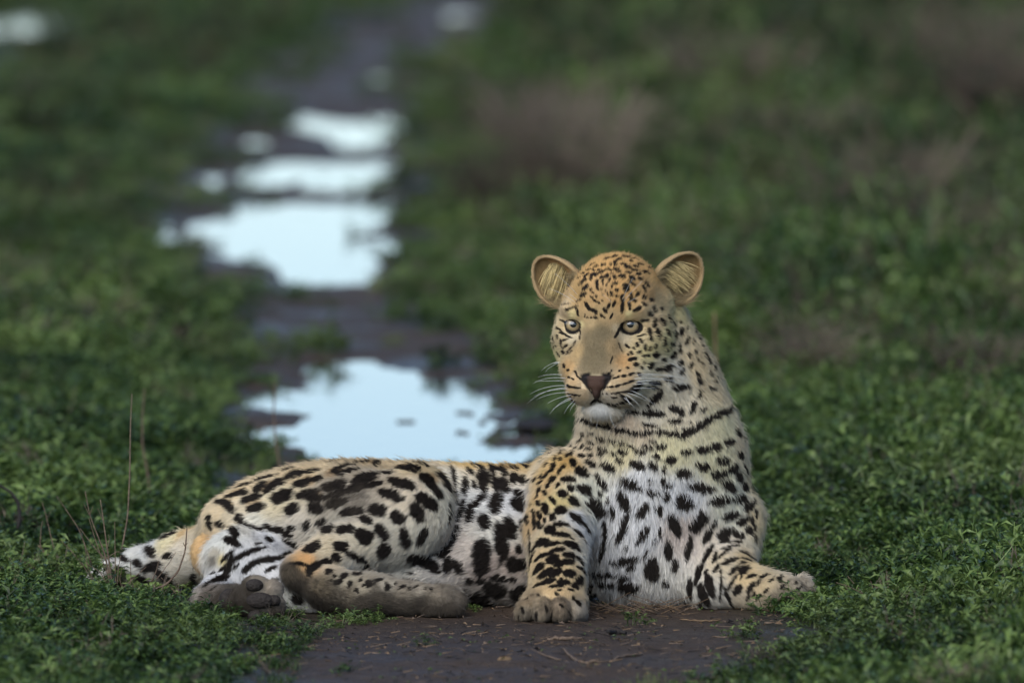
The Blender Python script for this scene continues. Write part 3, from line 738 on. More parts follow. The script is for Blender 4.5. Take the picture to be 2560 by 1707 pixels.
    (1000, 1440, 30, (.56, .53, .46), 16, .1), (1080, 1400, 35, (.60, .56, .50), 18, 0), (1150, 1380, 40, (.58, .52, .46), 18, 0), (1250, 1330, 40, (.62, .60, .54), 20, 0), (1220, 1420, 35, (.46, .38, .33), 12, .3), (1280, 1400, 30, (.50, .42, .36), 13, .2),
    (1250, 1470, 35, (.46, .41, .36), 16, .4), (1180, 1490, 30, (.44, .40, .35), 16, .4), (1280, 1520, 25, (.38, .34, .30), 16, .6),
]

body_bvh = BVHTree.FromPolygons([tuple(v) for v in BV], [tuple(q) for q in BQ])


def hit(u, v):
    d = ray(u, v); d = d / np.linalg.norm(d)
    loc, nor, idx, dist = body_bvh.ray_cast(Vector(CAM), Vector(d))
    if loc is None: return None
    return np.array(loc), np.array(nor)


def smooth_normal(p):
    q = p[None, :] if p.ndim == 1 else p
    g = sdf_grad(q, 0.006)
    g /= np.linalg.norm(g, axis=1, keepdims=True) + 1e-9
    return g[0] if p.ndim == 1 else g


def surf_ellipse(u, v, a, b, ang, grow=1.2):
    g_ = grow * (1.10 if v < 1050 else 1.20 if b < 4.5 else 1.22 if b < 9 else (0.95 if u < 1150 else 1.12))
    a = a * g_; b = b * g_
    """an ellipse seen at (u, v) as an ellipse lying on the skin: centre, two half-axis vectors, normal"""
    h = hit(u, v)
    if h is None: return None
    c, _ = h
    n = smooth_normal(c)
    view = ray(u, v); view = view / np.linalg.norm(view)
    if n @ view > -0.25:                       # at the very rim: tilt the tangent plane back towards the lens
        n = n - view * (0.25 + n @ view); n /= np.linalg.norm(n)
    out = []
    ca, sa = math.cos(math.radians(ang)), math.sin(math.radians(ang))
    for (du, dv) in ((a * ca, a * sa), (-b * sa, b * ca)):
        d = ray(u + du, v + dv)
        t = ((c - CAM) @ n) / (d @ n)
        q = CAM + d * t - c
        mx = math.hypot(du, dv) * K * 1.9
        L_ = np.linalg.norm(q)
        if L_ > mx: q *= mx / L_
        out.append(q)
    return c, out[0], out[1], n


SPOTS = []
for (ox, oy, s, txt) in SPOT_SETS:
    for tok in txt.split():
        x, y, a, b, ang = [float(t) for t in tok.split(',')]
        e = surf_ellipse(ox + x / s, oy + y / s, a / s, b / s, ang)
        # the close-ups overlap: keep each marking once
        if e and not any(f[4] != ox and np.linalg.norm(f[0] - e[0]) < 0.75 * max(np.linalg.norm(f[1]), np.linalg.norm(e[1])) for f in SPOTS):
            SPOTS.append(e + (ox,))
SPOTS = [f[:4] for f in SPOTS]
for (ox, oy, s, wd, pts) in STREAKS:
    for (x0, y0), (x1, y1) in zip(pts[:-1], pts[1:]):
        n = max(1, int(math.hypot(x1 - x0, y1 - y0) / (wd * 1.3)))
        for i in range(n + 1):
            t = i / n
            u = ox + (x0 + (x1 - x0) * t) / s; v = oy + (y0 + (y1 - y0) * t) / s
            e = surf_ellipse(u, v, wd * 1.2 / s, wd / s, math.degrees(math.atan2(y1 - y0, x1 - x0)), 1.1)
            if e: SPOTS.append(e)
# ochre hearts of the rosettes on the back and haunch
HEARTS = []
for (ox, oy, s, txt) in ((200, 1100, 3.136, """1250,410,60,30,-15 1370,490,60,30,-15 1480,370,70,40,-30 1600,450,60,30,-10 1800,330,70,40,-10 1830,430,60,30,0 1180,500,40,30,30"""),
                         (600, 1100, 2.94, """700,240,80,40,-10 950,180,60,40,-10 1200,200,80,30,0 1190,310,70,30,10 550,400,60,30,0 1790,300,30,30,0 1920,340,40,40,0 1750,190,60,30,10 1930,220,50,30,10 2110,200,50,30,0 1400,290,50,40,30""")):
    for tok in txt.split():
        x, y, a, b, ang = [float(t) for t in tok.split(',')]
        e = surf_ellipse(ox + x / s, oy + y / s, a / s, b / s, ang)
        if e: HEARTS.append(e)

# per-vertex coat values
BN = sdf_grad(BV, 0.0015); BN /= np.linalg.norm(BN, axis=1, keepdims=True) + 1e-9
ctrl_p, ctrl_s, ctrl_v = [], [], []
for (u, v, rch, c, ln, dirt) in COAT:
    h = hit(u, v)
    if h is None:
        for k in range(1, 12):
            for du, dv in ((0, k * 3), (0, -k * 3), (k * 3, 0), (-k * 3, 0)):
                h = hit(u + du, v + dv)
                if h: break
            if h: break
    if h is None: continue
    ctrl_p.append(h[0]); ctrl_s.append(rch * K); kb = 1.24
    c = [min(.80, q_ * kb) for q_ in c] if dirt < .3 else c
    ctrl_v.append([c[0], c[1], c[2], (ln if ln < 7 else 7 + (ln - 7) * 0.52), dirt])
# the far side of the back and neck
for (u, v, w, c, ln) in ((1300, 1200, 420, TAN, 15), (1100, 1200, 420, TAN, 15), (900, 1200, 400, TAN, 15), (700, 1250, 330, TAN, 13), (1640, 1100, 380, OCH, 15), (1600, 900, 340, OCH, 13), (1640, 1300, 380, TAN, 15)):
    ctrl_p.append(P(u, v, w)); ctrl_s.append(60 * K); ctrl_v.append([c[0], c[1], c[2], ln, 0])
ctrl_p = np.array(ctrl_p); ctrl_s = np.array(ctrl_s); ctrl_v = np.array(ctrl_v)


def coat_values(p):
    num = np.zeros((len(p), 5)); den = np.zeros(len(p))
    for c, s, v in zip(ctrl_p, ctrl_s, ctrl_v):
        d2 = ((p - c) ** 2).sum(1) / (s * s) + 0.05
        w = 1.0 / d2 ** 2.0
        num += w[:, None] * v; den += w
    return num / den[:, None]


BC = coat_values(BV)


def flow_field(p):
    num = np.zeros((len(p), 3))
    for q in PRIMS:
        if q.sub: continue
        m = np.all((p > q.lo) & (p < q.hi), axis=1)
        if not m.any(): continue
        i = np.nonzero(m)[0]
        d = np.abs(q.fn(p[i]))
        f = np.asarray(q.flow, float); f = f / (np.linalg.norm(f) + 1e-9)
        num[i] += (np.exp(-d / (0.006 if q.reg == 'head' else 0.014)))[:, None] * f
    num += np.array([-.001, 0, -.002])
    return num


BF = flow_field(BV)


def spot_mask(p, spots, feather=0.30, seed=0, order=None):
    """0..1 darkness of the markings at points p"""
    out = np.zeros(len(p))
    o = np.argsort(p[:, 0]) if order is None else order
    xs = p[o, 0]
    nz = (fbm(p, 260.0, 2, seed) - 0.5) * 0.40 + (fbm(p, 90.0, 1, seed + 5) - 0.5) * 0.35
    for (c, a, b, n) in spots:
        la, lb = np.linalg.norm(a), np.linalg.norm(b)
        R = max(la, lb) * 1.4
        i0, i1 = np.searchsorted(xs, [c[0] - R, c[0] + R])
        if i1 <= i0: continue
        idx = o[i0:i1]
        q = p[idx] - c
        m = (np.abs(q[:, 1]) < R) & (np.abs(q[:, 2]) < R)
        idx = idx[m]; q = q[m]
        if len(idx) == 0: continue
        # coordinates in the (possibly skewed) frame of the two half axes
        G11, G12, G22 = a @ a, a @ b, b @ b
        det = G11 * G22 - G12 * G12 + 1e-18
        qa, qb = q @ a, q @ b
        s = (qa * G22 - qb * G12) / det
        t = (qb * G11 - qa * G12) / det
        h = (q @ n) / max(la, lb) * 0.9
        r = (np.abs(s) ** 2.2 + np.abs(t) ** 2.2) ** (1 / 2.2)
        r = np.sqrt(r * r + h * h) + nz[idx] * min(1.0, max(0.22, lb / 0.008))
        v = np.clip((1.06 - r) / feather, 0, 1)
        out[idx] = np.maximum(out[idx], v)
    return out


# markings on the sides the photograph does not show
rs = np.random.RandomState(11)
view_v = BV - CAM; view_v /= np.linalg.norm(view_v, axis=1, keepdims=True)
hid = np.nonzero((BN * view_v).sum(1) > 0.12)[0]
pick = []
for i in rs.permutation(hid)[:12000]:
    p = BV[i]
    if p[2] < 0.03: continue
    if all(((p - q) ** 2).sum() > 0.021 ** 2 for q in pick):
        pick.append(p)
    if len(pick) > 700: break
for p in pick:
    n = smooth_normal(p)
    t = np.cross(n, rs.randn(3)); t /= np.linalg.norm(t)
    b = np.cross(n, t)
    SPOTS.append((p, t * rs.uniform(.006, .0095), b * rs.uniform(.004, .0065), n))


def eye_zone(p):
    """normalised distance from each eye opening (1 = lid rim) and the signed place in the head frame"""
    q = to_head(p)
    best = np.full(len(p), 9.0)
    for (ex, ey, rx, ry) in ((-76, -1, 21, 16.5), (73, -1, 24.5, 17)):
        r = np.hypot((q[:, 0] - ex) / rx, (q[:, 1] - ey) / ry)
        r[q[:, 2] < 20] = 9
        best = np.minimum(best, r)
    return best, q


def nose_fn():
    a = ell_fn(L(0, -124, 148), np.array([36, 10, 20]) * K, HR)
    b1 = ell_fn(L(0, -140, 152), np.array([25, 15, 18]) * K, HR)
    c1 = ell_fn(L(0, -160, 154), np.array([10, 18, 13]) * K, HR)
    n1 = cone_fn(L(-20, -143, 170), L(-36, -129, 160), 3.2 * K, 5.5 * K)
    n2 = cone_fn(L(20, -143, 170), L(36, -129, 160), 3.2 * K, 5.5 * K)
    def fn(p):
        d = smin(smin(a(p), b1(p), 14 * K), c1(p), 10 * K)
        for n_ in (n1, n2): d = -smin(-d, n_(p), 3 * K)
        return d
    return fn


nose_sdf = nose_fn()
DARK = np.array([0.016, 0.0125, 0.011])


def coat_colour(p, base, dirt, order=None):
    """albedo of the fur growing at p"""
    c = base[:, :3].copy()
    v = 0.90 + 0.22 * fbm(p, 55.0, 2, 3)[:, None]
    c *= v
    hm = spot_mask(p, HEARTS, 0.5, 9, order)
    c = c * (1 - 0.6 * hm[:, None]) + np.array([.40, .24, .10]) * 0.6 * hm[:, None]
    m = spot_mask(p, SPOTS, 0.20, 1, order)
    q = to_head(p)
    c = c * (1 - m[:, None]) + DARK * m[:, None]
    # mud caked into the coat
    dn = np.clip((fbm(p, 45.0, 3, 21) - 0.5 + (dirt - 0.55) * 0.9) * 3.2, 0, 1) * np.clip(dirt * 3, 0, 1)
    dn = np.clip(dn * 0.62 + (fbm(p, 420.0, 2, 23) - 0.5) * 0.9 * (dn > 0.02), 0, 0.9)
    mudc = np.array([.052, .043, .034])
    c = c * (1 - dn[:, None]) + mudc * dn[:, None]
    r, q = eye_zone(p)
    lid = np.clip((1.24 - r) / 0.10, 0, 1)
    c = c * (1 - lid[:, None]) + np.array([.010, .009, .009]) * lid[:, None]
    nb = np.clip((7 * K - nose_sdf(p)) / (3 * K), 0, 1) * (q[:, 2] > 100) * (q[:, 1] > -172)
    nb *= np.clip((np.abs(q[:, 0]) - 10) / 8, 0, 1)
    c = c * (1 - nb[:, None]) + np.array([.012, .010, .010]) * nb[:, None]
    return c


# ------------------------------------------------------------------ materials of the animal
def new_mat(name):
    m = bpy.data.materials.new(name); m.use_nodes = True
    return m, m.node_tree, m.node_tree.nodes['Principled BSDF']


def simple_mat(name, colr, rough=0.6, spec=0.5, coat=0.0, noise=None, bump=0.0, nscale=60.0):
    m, nt, b = new_mat(name)
    b.inputs['Base Color'].default_value = (*colr, 1)
    b.inputs['Roughness'].default_value = rough
    b.inputs['Specular IOR Level'].default_value = spec
    b.inputs['Coat Weight'].default_value = coat
    b.inputs['Coat Roughness'].default_value = 0.05
    if noise or bump:
        tc = nt.nodes.new('ShaderNodeTexCoord')
        nz = nt.nodes.new('ShaderNodeTexNoise'); nz.inputs['Scale'].default_value = nscale; nz.inputs['Detail'].default_value = 5
        nt.links.new(tc.outputs['Object'], nz.inputs['Vector'])
        if noise:
            r = nt.nodes.new('ShaderNodeValToRGB')
            r.color_ramp.elements[0].position = 0.3; r.color_ramp.elements[1].position = 0.7
            r.color_ramp.elements[0].color = (*noise, 1); r.color_ramp.elements[1].color = (*colr, 1)
            nt.links.new(nz.outputs['Fac'], r.inputs['Fac']); nt.links.new(r.outputs['Color'], b.inputs['Base Color'])
        if bump:
            bp = nt.nodes.new('ShaderNodeBump'); bp.inputs['Strength'].default_value = bump; bp.inputs['Distance'].default_value = 0.004
            nt.links.new(nz.outputs['Fac'], bp.inputs['Height']); nt.links.new(bp.outputs['Normal'], b.inputs['Normal'])
    return m


m_skin, nt, b = new_mat('skin')
at = nt.nodes.new('ShaderNodeAttribute'); at.attribute_name = 'coat'
nt.links.new(at.outputs['Color'], b.inputs['Base Color'])
b.inputs['Roughness'].default_value = 0.8; b.inputs['Specular IOR Level'].default_value = 0.15

m_fur, nt, b = new_mat('fur')
nt.nodes.remove(b)
out = nt.nodes['Material Output']
at = nt.nodes.new('ShaderNodeAttribute'); at.attribute_name = 'coat'
an = nt.nodes.new('ShaderNodeAttribute'); an.attribute_name = 'skin_normal'
df = nt.nodes.new('ShaderNodeBsdfDiffuse'); df.inputs['Roughness'].default_value = 0.3
nt.links.new(at.outputs['Color'], df.inputs['Color']); nt.links.new(an.outputs['Vector'], df.inputs['Normal'])
hr = nt.nodes.new('ShaderNodeBsdfHair'); hr.component = 'Reflection'
hr.inputs['RoughnessU'].default_value = 0.35; hr.inputs['RoughnessV'].default_value = 0.8
mixc = nt.nodes.new('ShaderNodeMix'); mixc.data_type = 'RGBA'; mixc.inputs['Factor'].default_value = 0.35
nt.links.new(at.outputs['Color'], mixc.inputs['A']); mixc.inputs['B'].default_value = (.5, .47, .42, 1)
nt.links.new(mixc.outputs['Result'], hr.inputs['Color'])
mx = nt.nodes.new('ShaderNodeMixShader'); mx.inputs[0].default_value = 0.10
nt.links.new(df.outputs[0], mx.inputs[1]); nt.links.new(hr.outputs[0], mx.inputs[2])
nt.links.new(mx.outputs[0], out.inputs['Surface'])

m_nose = simple_mat('nose_leather', (.055, .036, .034), 0.5, 0.22, 0.0, None, 0.5, 900)
_a = m_nose.node_tree.nodes.new('ShaderNodeAttribute'); _a.attribute_name = 'coat'
m_nose.node_tree.links.new(_a.outputs['Color'], m_nose.node_tree.nodes['Principled BSDF'].inputs['Base Color'])
m_eyeball = simple_mat('eye_rim', (.012, .011, .011), 0.2, 0.6)
m_pupil = simple_mat('pupil', (.004, .006, .008), 0.05, 0.6, 1.0)
m_whisk = simple_mat('whisker', (.78, .80, .80), 0.35, 0.5)
m_pad = simple_mat('paw_pad', (.036, .030, .026), 0.7, 0.2, 0.0, (.016, .013, .012), 0.9, 220)
m_iris, nt, b = new_mat('iris')
tc = nt.nodes.new('ShaderNodeAttribute'); tc.attribute_name = 'iris'
rp = nt.nodes.new('ShaderNodeValToRGB')
els = rp.color_ramp.elements
els[0].position = 0.0; els[0].color = (.13, .12, .08, 1)
els[1].position = 1.0; els[1].color = (.02, .018, .014, 1)
for pos, cc in ((.35, (.24, .215, .15)), (.62, (.40, .29, .15)), (.85, (.22, .17, .10))):
    e = els.new(pos); e.color = (*cc, 1)
nt.links.new(tc.outputs['Fac'], rp.inputs['Fac']); nt.links.new(rp.outputs['Color'], b.inputs['Base Color'])
b.inputs['Roughness'].default_value = 0.25; b.inputs['Coat Weight'].default_value = 1.0; b.inputs['Coat Roughness'].default_value = 0.02

# ------------------------------------------------------------------ the leopard
leopard = bpy.data.objects.new('leopard', None); col.objects.link(leopard)
leopard.location = (0, 0, 0)
tag(leopard, 'spotted leopard lying on the muddy track with raised head and one hind paw sole showing', 'leopard')


def vec_attr(me, name, typ, arr, domain='POINT'):
    a = me.attributes.new(name, typ, domain)
    key = 'color' if 'COLOR' in typ else ('vector' if typ == 'FLOAT_VECTOR' else 'value')
    a.data.foreach_set(key, np.ascontiguousarray(arr, dtype=np.float32).ravel())


def make_fur(name, V, Q, N, F, B, n_hair, parent, seed, rad, colour_fn, bare_fn=None, hidden=0.22, weight_fn=None, coords=4, lift=0.42, jitter=0.11):
    """hair strands rooted all over a mesh, combed along F"""
    R = np.random.RandomState(seed)
    a, b_, c_, d_ = V[Q[:, 0]], V[Q[:, 1]], V[Q[:, 2]], V[Q[:, 3]]
    area = np.linalg.norm(np.cross(c_ - a, d_ - b_), axis=1) * 0.5
    cen = (a + b_ + c_ + d_) / 4
    nrm = N[Q].mean(1)
    vd = cen - CAM; vd /= np.linalg.norm(vd, axis=1, keepdims=True)
    w = area * np.where((nrm * vd).sum(1) > 0.25, hidden, 1.0)
    if weight_fn is not None: w = w * weight_fn(cen)
    cdf = np.cumsum(w); cdf /= cdf[-1]
    fi = np.searchsorted(cdf, R.rand(n_hair))
    s, t = R.rand(n_hair), R.rand(n_hair)
    W4 = np.stack([(1 - s) * (1 - t), s * (1 - t), s * t, (1 - s) * t], 1)
    q = Q[fi]
    def interp(A): return (A[q] * W4[..., None]).sum(1)
    root = interp(V); nn = interp(N); nn /= np.linalg.norm(nn, axis=1, keepdims=True) + 1e-9
    fl = interp(F); bb = interp(B)
    keep = np.ones(len(root), bool)
    if bare_fn is not None: keep = bare_fn(root, R)
    keep &= root[:, 2] > 0.006
    root, nn, fl, bb = root[keep], nn[keep], fl[keep], bb[keep]
    n = len(root)
    order = np.argsort(root[:, 0])
    # combing: flow bent by slow noise, with locks
    nz = np.stack([vnoise(root, 38.0, seed + k) - 0.5 for k in (1, 2, 3)], 1)
    nf = np.stack([vnoise(root, 170.0, seed + k) - 0.5 for k in (4, 5, 6)], 1)
    fl = fl / (np.linalg.norm(fl, axis=1, keepdims=True) + 1e-9) + nz * 0.45 + nf * 0.40
    tg = fl - nn * (fl * nn).sum(1, keepdims=True)
    tg /= np.linalg.norm(tg, axis=1, keepdims=True) + 1e-9
    ln = bb[:, 3] * 0.001 * R.uniform(.65, 1.2, n) * (0.85 + 0.4 * vnoise(root, 60.0, seed + 8))
    colr = colour_fn(root + tg * (ln * 0.42)[:, None], bb, order)
    jit = R.randn(n, 3) * jitter
    side = np.cross(nn, tg)
    guard = R.rand(n) < 0.05
    ln = np.where(guard, ln * 1.4, ln)
    lf = np.where(guard, lift * 1.5, lift) * R.uniform(.7, 1.3, n)
    S = np.linspace(0, 1, coords)
    pts = np.zeros((n, coords, 3), np.float32)
    for i, sv in enumerate(S):
        up = (sv - 0.55 * sv * sv) * 1.7
        pts[:, i] = root + (tg * (sv * 0.92) + nn * (up * lf)[:, None] + jit * sv + side * (nf[:, :1] * 0.5 * sv * sv)) * ln[:, None]
    # nothing grows into the ground
    pts[..., 2] = np.maximum(pts[..., 2], 0.003)
    rads = (rad * (0.75 + 0.5 * R.rand(n)) * np.clip(bb[:, 3] / 12.0, 0.6, 1.2))[:, None] * np.array([1.0, 0.95, 0.7, 0.12])[None, :coords]
    hc = bpy.data.hair_curves.new(name)
    hc.add_curves([coords] * n)
    hc.attributes['position'].data.foreach_set('vector', pts.ravel()) if 'position' in hc.attributes else None
    if 'radius' not in hc.attributes: hc.attributes.new('radius', 'FLOAT', 'POINT')
    hc.attributes['radius'].data.foreach_set('value', rads.astype(np.float32).ravel())
    ql = root - tg * ((root * tg).sum(1) * 0.6)[:, None]
    lock = vnoise(ql, 420.0, seed + 11) * 0.6 + vnoise(ql, 190.0, seed + 12) * 0.4
    tint = (0.72 + 0.28 * lock + 0.28 * R.rand(n))[:, None]
    cc = np.ones((n, 4), np.float32); cc[:, :3] = np.clip(colr * tint, 0, 1)
    vec_attr(hc, 'coat', 'FLOAT_COLOR', cc, 'CURVE')
    vec_attr(hc, 'skin_normal', 'FLOAT_VECTOR', nn + tg * 0.2 + R.randn(n, 3) * 0.16 + (lock[:, None] - .5) * side * 1.1, 'CURVE')
    o = bpy.data.objects.new(name, hc); col.objects.link(o); o.parent = parent
    hc.materials.append(m_fur)
    tag(o, kind='stuff')
    return o


body = np_mesh('body', BV, BQ, [m_skin], leopard)
cc = np.ones((len(BV), 4), np.float32)
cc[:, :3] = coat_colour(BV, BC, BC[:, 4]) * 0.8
vec_attr(body.data, 'coat', 'FLOAT_COLOR', cc)


def body_bare(p, R):
    r, q = eye_zone(p)
    k = (r > 1.16) & (nose_sdf(p) > 3 * K)
    # nose leather and lips stay bare
    nl = (np.abs(q[:, 0]) < 36) & (q[:, 1] < -116) & (q[:, 1] > -150) & (q[:, 2] > 145)
    k &= ~nl
    # the sole of the turned-up hind paw
    u, v = to_px(p)
    return k


def body_weight(p):
    q = to_head(p)
    w = np.where((q[:, 2] > -60) & (q[:, 1] > -240) & (np.abs(q[:, 0]) < 150), 2.6, 1.0)
    return w


if FUR:
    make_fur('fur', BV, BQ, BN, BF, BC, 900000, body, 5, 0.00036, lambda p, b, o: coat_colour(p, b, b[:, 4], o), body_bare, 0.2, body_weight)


# ears
def build_ear(data, seed, pale, recess_shade, sgn):
    V, Q, c, R, ro = data
    ctr = V.mean(0)
    g = np.zeros_like(V)
    # vertex normals
    fn_ = np.cross(V[Q[:, 2]] - V[Q[:, 0]], V[Q[:, 3]] - V[Q[:, 1]])
    for i in range(4): np.add.at(g, Q[:, i], fn_)
    N = g / (np.linalg.norm(g, axis=1, keepdims=True) + 1e-12)
    loc = (V - c) @ R / ro                  # x across, y to the tip, z out of the opening
    inside = (N @ R[:, 2] > 0.25) & (np.hypot(loc[:, 0], loc[:, 1]) < 0.9)
    B = np.zeros((len(V), 5))
    B[:] = [.46, .27, .11, 5, 0]
    back = N @ R[:, 2] < -0.1
    B[back] = [.30, .22, .14, 6, 0]
    rim = np.hypot(loc[:, 0], loc[:, 1]) > 0.86
    B[rim] = [.52, .38, .21, 4, 0]
    B[inside] = [.36, .25, .12, 5, 0]
    B[inside & (loc[:, 0] * sgn > .30)] = [.50, .31, .14, 5, 0]
    hd = np.hypot(loc[:, 0] - recess_shade[0], (loc[:, 1] - recess_shade[1]) * 1.3)
    hm = inside & (hd < recess_shade[2])
    B[hm] = [.03, .022, .016, 5, 0]  # shade of the ear's deep recess, painted into the bowl colour
    F = np.tile(R[:, 1], (len(V), 1))
    ear = np_mesh('ear', V, Q, [m_skin], leopard)
    cc = np.ones((len(V), 4), np.float32); cc[:, :3] = B[:, :3] * 0.8
    vec_attr(ear.data, 'coat', 'FLOAT_COLOR', cc)
    if FUR:
        make_fur('fur', V, Q, N, F, B, 26000, ear, seed, 0.00022, lambda p, b, o: b[:, :3], None, 0.6, lift=0.3)
        # long pale hairs inside the bowl
        Rn = np.random.RandomState(seed + 3)
        idx = np.nonzero(inside & (np.hypot(loc[:, 0] - pale[0], loc[:, 1] - pale[1]) < pale[2]))[0]
        if len(idx):
            n = 340
            ii = Rn.choice(idx, n)
            root = V[ii] + Rn.randn(n, 3) * 0.0012
            d0 = R[:, 0] * pale[3] + R[:, 1] * pale[4] + R[:, 2] * 0.55
            d = d0 / np.linalg.norm(d0) + Rn.randn(n, 3) * 0.13
            ln = Rn.uniform(.016, .036, n)
            pts = np.zeros((n, 5, 3), np.float32)
            for i, s in enumerate(np.linspace(0, 1, 5)):
                pts[:, i] = root + (d * s + R[:, 2] * 0.25 * (s - s * s) - np.array([0, 0, 1]) * 0.35 * s * s) * ln[:, None]
            hc = bpy.data.hair_curves.new('ear_tuft'); hc.add_curves([5] * n)
            hc.attributes['position'].data.foreach_set('vector', pts.ravel())
            if 'radius' not in hc.attributes: hc.attributes.new('radius', 'FLOAT', 'POINT')
            hc.attributes['radius'].data.foreach_set('value', np.tile(np.array([.00050, .00048, .00042, .0003, .00006], np.float32), n))
            cc = np.ones((n, 4), np.float32); cc[:, :3] = np.array([.60, .48, .24]) * Rn.uniform(.35, 1.3, (n, 1))
            vec_attr(hc, 'coat', 'FLOAT_COLOR', cc, 'CURVE')
            vec_attr(hc, 'skin_normal', 'FLOAT_VECTOR', np.tile(R[:, 2] + [0, 0, .5], (n, 1)), 'CURVE')
            hc.materials.append(m_fur)
            t = bpy.data.objects.new('ear_tuft', hc); col.objects.link(t); t.parent = ear
            tag(t, kind='stuff')
        # short olive fur from the head over the lower part of the bowl
        n = 700
        low = np.nonzero((loc[:, 1] < -0.25) & (N @ R[:, 2] > 0.0))[0]
        if len(low):
            ii = Rn.choice(low, n)
            root = V[ii] + Rn.randn(n, 3) * 0.0015
            d = R[:, 1] * 0.8 + R[:, 2] * 0.7 + R[:, 0] * pale[3] * 0.4 + Rn.randn(n, 3) * 0.25
            ln = Rn.uniform(.008, .020, n)
            pts = np.zeros((n, 4, 3), np.float32)
            for i, s in enumerate(np.linspace(0, 1, 4)): pts[:, i] = root + d * (s * ln)[:, None]
            hc = bpy.data.hair_curves.new('ear_base_hair'); hc.add_curves([4] * n)
            hc.attributes['position'].data.foreach_set('vector', pts.ravel())
            if 'radius' not in hc.attributes: hc.attributes.new('radius', 'FLOAT', 'POINT')
            hc.attributes['radius'].data.foreach_set('value', np.tile(np.array([.00032, .0003, .0002, .00005], np.float32), n))
            cc = np.ones((n, 4), np.float32); cc[:, :3] = np.array([.38, .30, .17]) * Rn.uniform(.5, 1.2, (n, 1))
            vec_attr(hc, 'coat', 'FLOAT_COLOR', cc, 'CURVE')
            vec_attr(hc, 'skin_normal', 'FLOAT_VECTOR', np.tile(R[:, 2] + [0, 0, .4], (n, 1)), 'CURVE')
            hc.materials.append(m_fur)
            t = bpy.data.objects.new('ear_base_hair', hc); col.objects.link(t); t.parent = ear
            tag(t, kind='stuff')
    return ear


build_ear(EARL, 31, (-.20, .12, .46, .9, -.35), (.34, -.24, .33), -1)
build_ear(EARR, 41, (.35, -.05, .46, -.75, .45), (-.15, -.31, .38), 1)


# eyes
def uv_cap(c, R, r, ang, rings=10, seg=36, full=False):
    V = [c + R[:, 2] * r]; D = [0.0]
    for i in range(1, rings + 1):
        a = ang * i / rings
        for j in range(seg):
            t = 2 * math.pi * j / seg
            V.append(c + (R[:, 0] * math.cos(t) * math.sin(a) + R[:, 1] * math.sin(t) * math.sin(a) + R[:, 2] * math.cos(a)) * r)
            D.append(i / rings)
    Fc = [(0, 1 + j, 1 + (j + 1) % seg) for j in range(seg)]
    for i in range(rings - 1):
        a0, b0 = 1 + i * seg, 1 + (i + 1) * seg
        Fc += [(a0 + j, b0 + j, b0 + (j + 1) % seg, a0 + (j + 1) % seg) for j in range(seg)]
    return V, Fc, D


def build_eye(u, v, r_px, iris_px, pupil_px, depth):
    # the eyeball sits just behind the lids
    d = ray(u, v); d /= np.linalg.norm(d)
    q = to_head(L(0, 0, 0))
    c = depth
    z = CAM + np.array([0, 0, 0.35]) + np.array([-0.6, 0, 0]) - c
    z /= np.linalg.norm(z)
    x = np.cross([0, 0, 1], z); x /= np.linalg.norm(x)
    R = np.stack([x, np.cross(z, x), z], 1)
    r = r_px * K
    V, Fc, D = uv_cap(c, R, r, math.pi * 0.98, 24, 36)
    eye = mesh_obj('eye', V, Fc, [m_eyeball], leopard)
    V, Fc, D = uv_cap(c, R, r * 1.006, math.asin(iris_px / r_px), 12, 48)
    ir = mesh_obj('iris', V, Fc, [m_iris], eye)
    rr = np.random.RandomState(3)
    D = np.array(D)
    ang = np.concatenate([[0], np.tile(np.arange(48), 12)])
    tex = rr.rand(48)[ang.astype(int)] * 0.10
    vec_attr(ir.data, 'iris', 'FLOAT', np.clip(D + tex * (D < .9) * (D > .1), 0, 1))
    V, Fc, D = uv_cap(c, R, r * 1.013, math.asin(pupil_px / r_px), 6, 32)
    mesh_obj('pupil', V, Fc, [m_pupil], eye)


def ball_centre(u, v, r_px, back):
    """centre of an eyeball whose front sits `back` px behind the skin as it was before the socket was cut"""
    d = ray(u, v); d = d / np.linalg.norm(d)
    subs = [q for q in PRIMS if q.sub]
    for q in subs: PRIMS.remove(q)
    t = 19.5
    for _ in range(60):
        s = float(sdf((CAM + d * t)[None, :])[0])
        t += s * 0.8
    PRIMS.extend(subs)
    return CAM + d * (t + (r_px + back) * K)


build_eye(1434, 811, 27, 19.5, 8.0, ball_centre(1434, 811, 27, 2))
build_eye(1577, 811, 30, 22.5, 8.5, ball_centre(1577, 811, 30, 2))

# nose leather
nf_ = nose_fn(); cN = L(0, -140, 150)
NV, NQ = solid_mesh(nf_, cN - 0.036, cN + 0.036, 0.0016)
nose_o = np_mesh('nose', NV, NQ, [m_nose], leopard)
nq = to_head(NV); edge = np.clip((np.abs(nq[:, 0]) - 14) / 12, 0, 1)
nc = np.ones((len(NV), 4), np.float32)
nc[:, :3] = np.array([.060, .032, .022]) * (1 - edge[:, None]) + np.array([.016, .013, .013]) * edge[:, None]
nc[:, :3] *= np.clip((nq[:, 1] + 185) / 40, .25, 1)[:, None]
vec_attr(nose_o.data, 'coat', 'FLOAT_COLOR', nc)


